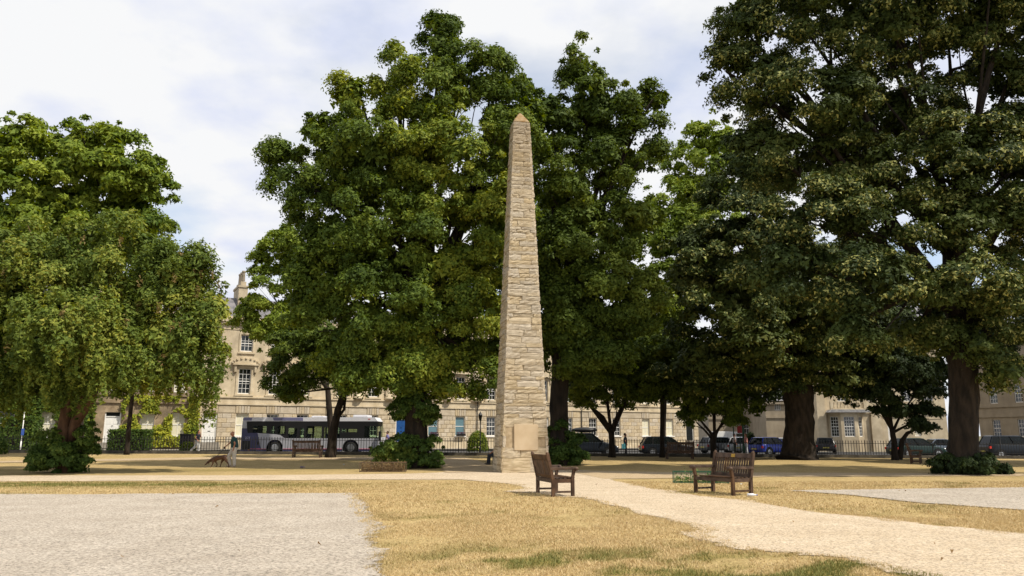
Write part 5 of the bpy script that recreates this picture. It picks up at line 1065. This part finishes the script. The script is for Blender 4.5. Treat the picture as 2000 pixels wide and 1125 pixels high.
# walking woman on the pavement
wp = Vector((XF(388, 56.4), 56.4, gg(-22.6)))
person('woman in black top and white trousers striding right in front of the white door', wp, dict(head=(.0, 0, 1.52), neck=(-.02, 0, 1.36), chest=(-.05, 0, 1.19), pelvis=(-.06, 0, .90), shl=(-.03, .16, 1.32), shr=(-.06, -.16, 1.32), ell=(.10, .18, 1.16), hal=(.12, .10, 1.36), elr=(-.10, -.22, 1.08), har=(.04, -.2, .94),
    hipl=(-.08, .08, .86), knl=(-.22, .08, .48), anl=(-.52, .08, .17), hipr=(-.02, -.08, .86), knr=(.10, -.08, .46), anr=(.10, -.08, .09)), clothmat('black_top', (.015, .017, .03)), clothmat('white_trousers', (.68, .67, .64)), (.02, .015, .01), (.6, .6, .6), faced=1, sleeve=.3, bulk=1.1)
def stand(px, Y, label, sh, tr, hair, H=1.0, f=1, dz=0):
    x = XF(px, Y); z = gg(x)+dz; k = lambda *v: tuple(c*H for c in v)
    return person(label, (x, Y, z), {n: k(*v) for n, v in dict(head=(.0, 0, 1.6), neck=(0, 0, 1.44), chest=(0, 0, 1.25), pelvis=(0, 0, .94), shl=(0, .18, 1.38), shr=(0, -.18, 1.38), ell=(-.04, .22, 1.12), hal=(.05, .20, .90), elr=(-.03, -.22, 1.12), har=(.08, -.20, .92), hipl=(0, .08, .9), knl=(.06, .08, .5), anl=(-.02, .08, .09), hipr=(0, -.08, .9), knr=(.02, -.08, .5), anr=(.06, -.08, .09)).items()}, sh, tr, hair, faced=f, short=True, voxel=.022)
stand(1221, 56.6, 'person in dark clothes with light blue bag standing between two black cars', clothmat('dark_jacket', (.05, .06, .07)), clothmat('dark_trousers', (.02, .02, .025)), (.02, .015, .01), .93)
bg_ = thing('carrier_bag', 'light blue bag held by the person between the black cars', 'bag', (XF(1217, 56.4), 56.4, gg(8)+.5)); bevel(MB().box(-.13, .13, -.06, .06, 0, .36).build('bag_body', paint('bag_blue', (.12, .4, .45)), bg_), .03); MB().tube([(-.08, 0, .36), (-.05, 0, .5), (.05, 0, .5), (.08, 0, .36)], [.008]*4, 6).build('handle', paint('bag_handle', (.1, .3, .35)), bg_)
stand(1456, 62, 'person in pink top and white trousers walking beside the white car', clothmat('pink_top', (.5, .22, .20)), clothmat('pale_trousers', (.6, .6, .62)), (.12, .05, .02), .95, -1)
stand(1434, 62, 'person in pale shirt and dark trousers standing left of the person in pink', clothmat('pale_shirt', (.45, .38, .36)), clothmat('black_trousers', (.02, .02, .02)), (.05, .03, .02), .95)
stand(1489, 112, 'far person in pale blue shirt near the pedimented doorway', clothmat('blue_shirt', (.3, .4, .6)), clothmat('grey_trousers', (.1, .1, .12)), (.02, .02, .02), 1., dz=.1)
stand(757, 63.5, 'person in lilac top just in front of the bus, behind the tree shoots', clothmat('lilac_top', (.22, .2, .42)), clothmat('navy_trousers', (.02, .02, .05)), (.03, .02, .015), .98, -1)
# seated person mostly behind the obelisk's foot
sp_ = Vector((XF(966, 41.5), 41.5, gz(-1, 41.5)))
person('person in dark clothes sitting behind the left foot of the obelisk', sp_, dict(head=(.16, 0, 1.18), neck=(.15, 0, 1.03), chest=(.12, 0, .86), pelvis=(.14, 0, .50), shl=(.1, .18, .98), shr=(.1, -.18, .98), ell=(.02, .22, .75), hal=(-.18, .14, .62), elr=(.02, -.22, .75), har=(-.18, -.14, .62), hipl=(.1, .09, .48), knl=(-.30, .1, .50), anl=(-.36, .1, .10), hipr=(.1, -.09, .48), knr=(-.26, -.1, .50), anr=(-.28, -.1, .10)), clothmat('charcoal_jacket', (.03, .03, .035)), clothmat('dark_jeans', (.04, .045, .06)), (.03, .02, .015), short=True)
sb = thing('stone_seat', 'low stone block under the person behind the obelisk', 'seat', sp_+Vector((.2, 0, 0))); bevel(MB().box(-.3, .5, -.4, .4, 0, .40).build('block', M['pale'], sb), .02)
# dog
dz_ = gp(428, 913); cx = (dz_.x); dogm = mat('brown_dog_coat', (.085, .042, .026), (.12, .06, .036), 5, .6)
dog = thing('dog', 'brown short-haired pointer dog sniffing the grass ahead of the bald man', 'dog', dz_); Q = lambda a, b, y=0: Vector(((a-555)/422., y, (935-b)/422.))
d = MB(); d.cap(Q(420, 775), Q(500, 745), .105, .125, 12); d.cap(Q(500, 745), Q(570, 735), .125, .10, 12); d.cap(Q(570, 735), Q(655, 715), .095, .095, 12); d.ell(Q(455, 770), .13, .085, .13)
d.cap(Q(400, 768), Q(335, 815), .075, .058); d.ell(Q(318, 832), .07, .052, .055); d.cap(Q(305, 842), Q(262, 880), .045, .028); d.ell(Q(255, 885), .02, .022, .018)
for y, pts in ((-.07, [(430, 800, .055), (432, 850, .036), (412, 895, .023), (398, 925, .02)]), (.07, [(450, 800, .052), (482, 850, .034), (500, 880, .022), (490, 915, .02)]), (.075, [(640, 740, .085), (600, 800, .06), (580, 850, .028), (568, 915, .021)]), (-.075, [(668, 735, .09), (700, 800, .058), (752, 860, .027), (770, 925, .021)])):
    for i in range(3): d.cap(Q(pts[i][0], pts[i][1], y), Q(pts[i+1][0], pts[i+1][1], y), pts[i][2], pts[i+1][2], 9)
    d.cap(Q(pts[3][0], pts[3][1]+2, y), Q(pts[3][0]-20, pts[3][1]+4, y), .024, .02, 8)
tl = [(690, 705), (712, 680), (716, 650), (708, 625)]
for i in range(3): d.cap(Q(*tl[i]), Q(*tl[i+1]), .022-.004*i, .018-.004*i, 8)
remesh(d.build('body', dogm, dog), .014, 3)
for y in (-.055, .055):
    e_ = MB(); e_.cap(Q(332, 812, y), Q(322, 850, y*1.25), .022, .026, 8); remesh(e_.build('ear', mat('dog_ear', (.07, .03, .015), None, rough=.8), dog), .01, 1); MB().ell(Q(300, 832, y*.75), .008, .008, .008, 8, 6).build('eye', M['black'], dog)
MB().tube([Q(372, 778, -.08), Q(360, 790, 0)+Vector((0, 0, .06)), Q(372, 778, .08), Q(385, 815, 0)-Vector((0, 0, .03)), Q(372, 778, -.08)], [.012]*5, 6).build('collar', M['black'], dog)
hand = mp_+Vector((-.49, .22, .93)); cl = Vector(dz_)+Q(372, 770, 0)+Vector((0, 0, .06)); pts = [hand]
for t in np.linspace(.1, 1, 9): q = hand.lerp(cl, t); q.z -= .16*math.sin(t*math.pi)*(1-t*.5); q.z = max(q.z, dz_.z+.60-.12*t); pts.append(q)
lead = thing('dog_lead', 'dark lead running from the man hand to the dog collar', 'lead', hand); MB().tube([q-hand for q in pts], [.011]*len(pts), 6).build('strap', M['black'], lead); bevel(MB().box(-.04, .04, -.05, .05, -.05, .06).build('handle', M['black'], lead), .015)
print('leaves', LEAFN[0], 'tris', sum(len(o.data.polygons) for o in bpy.data.objects if o.type == 'MESH'))
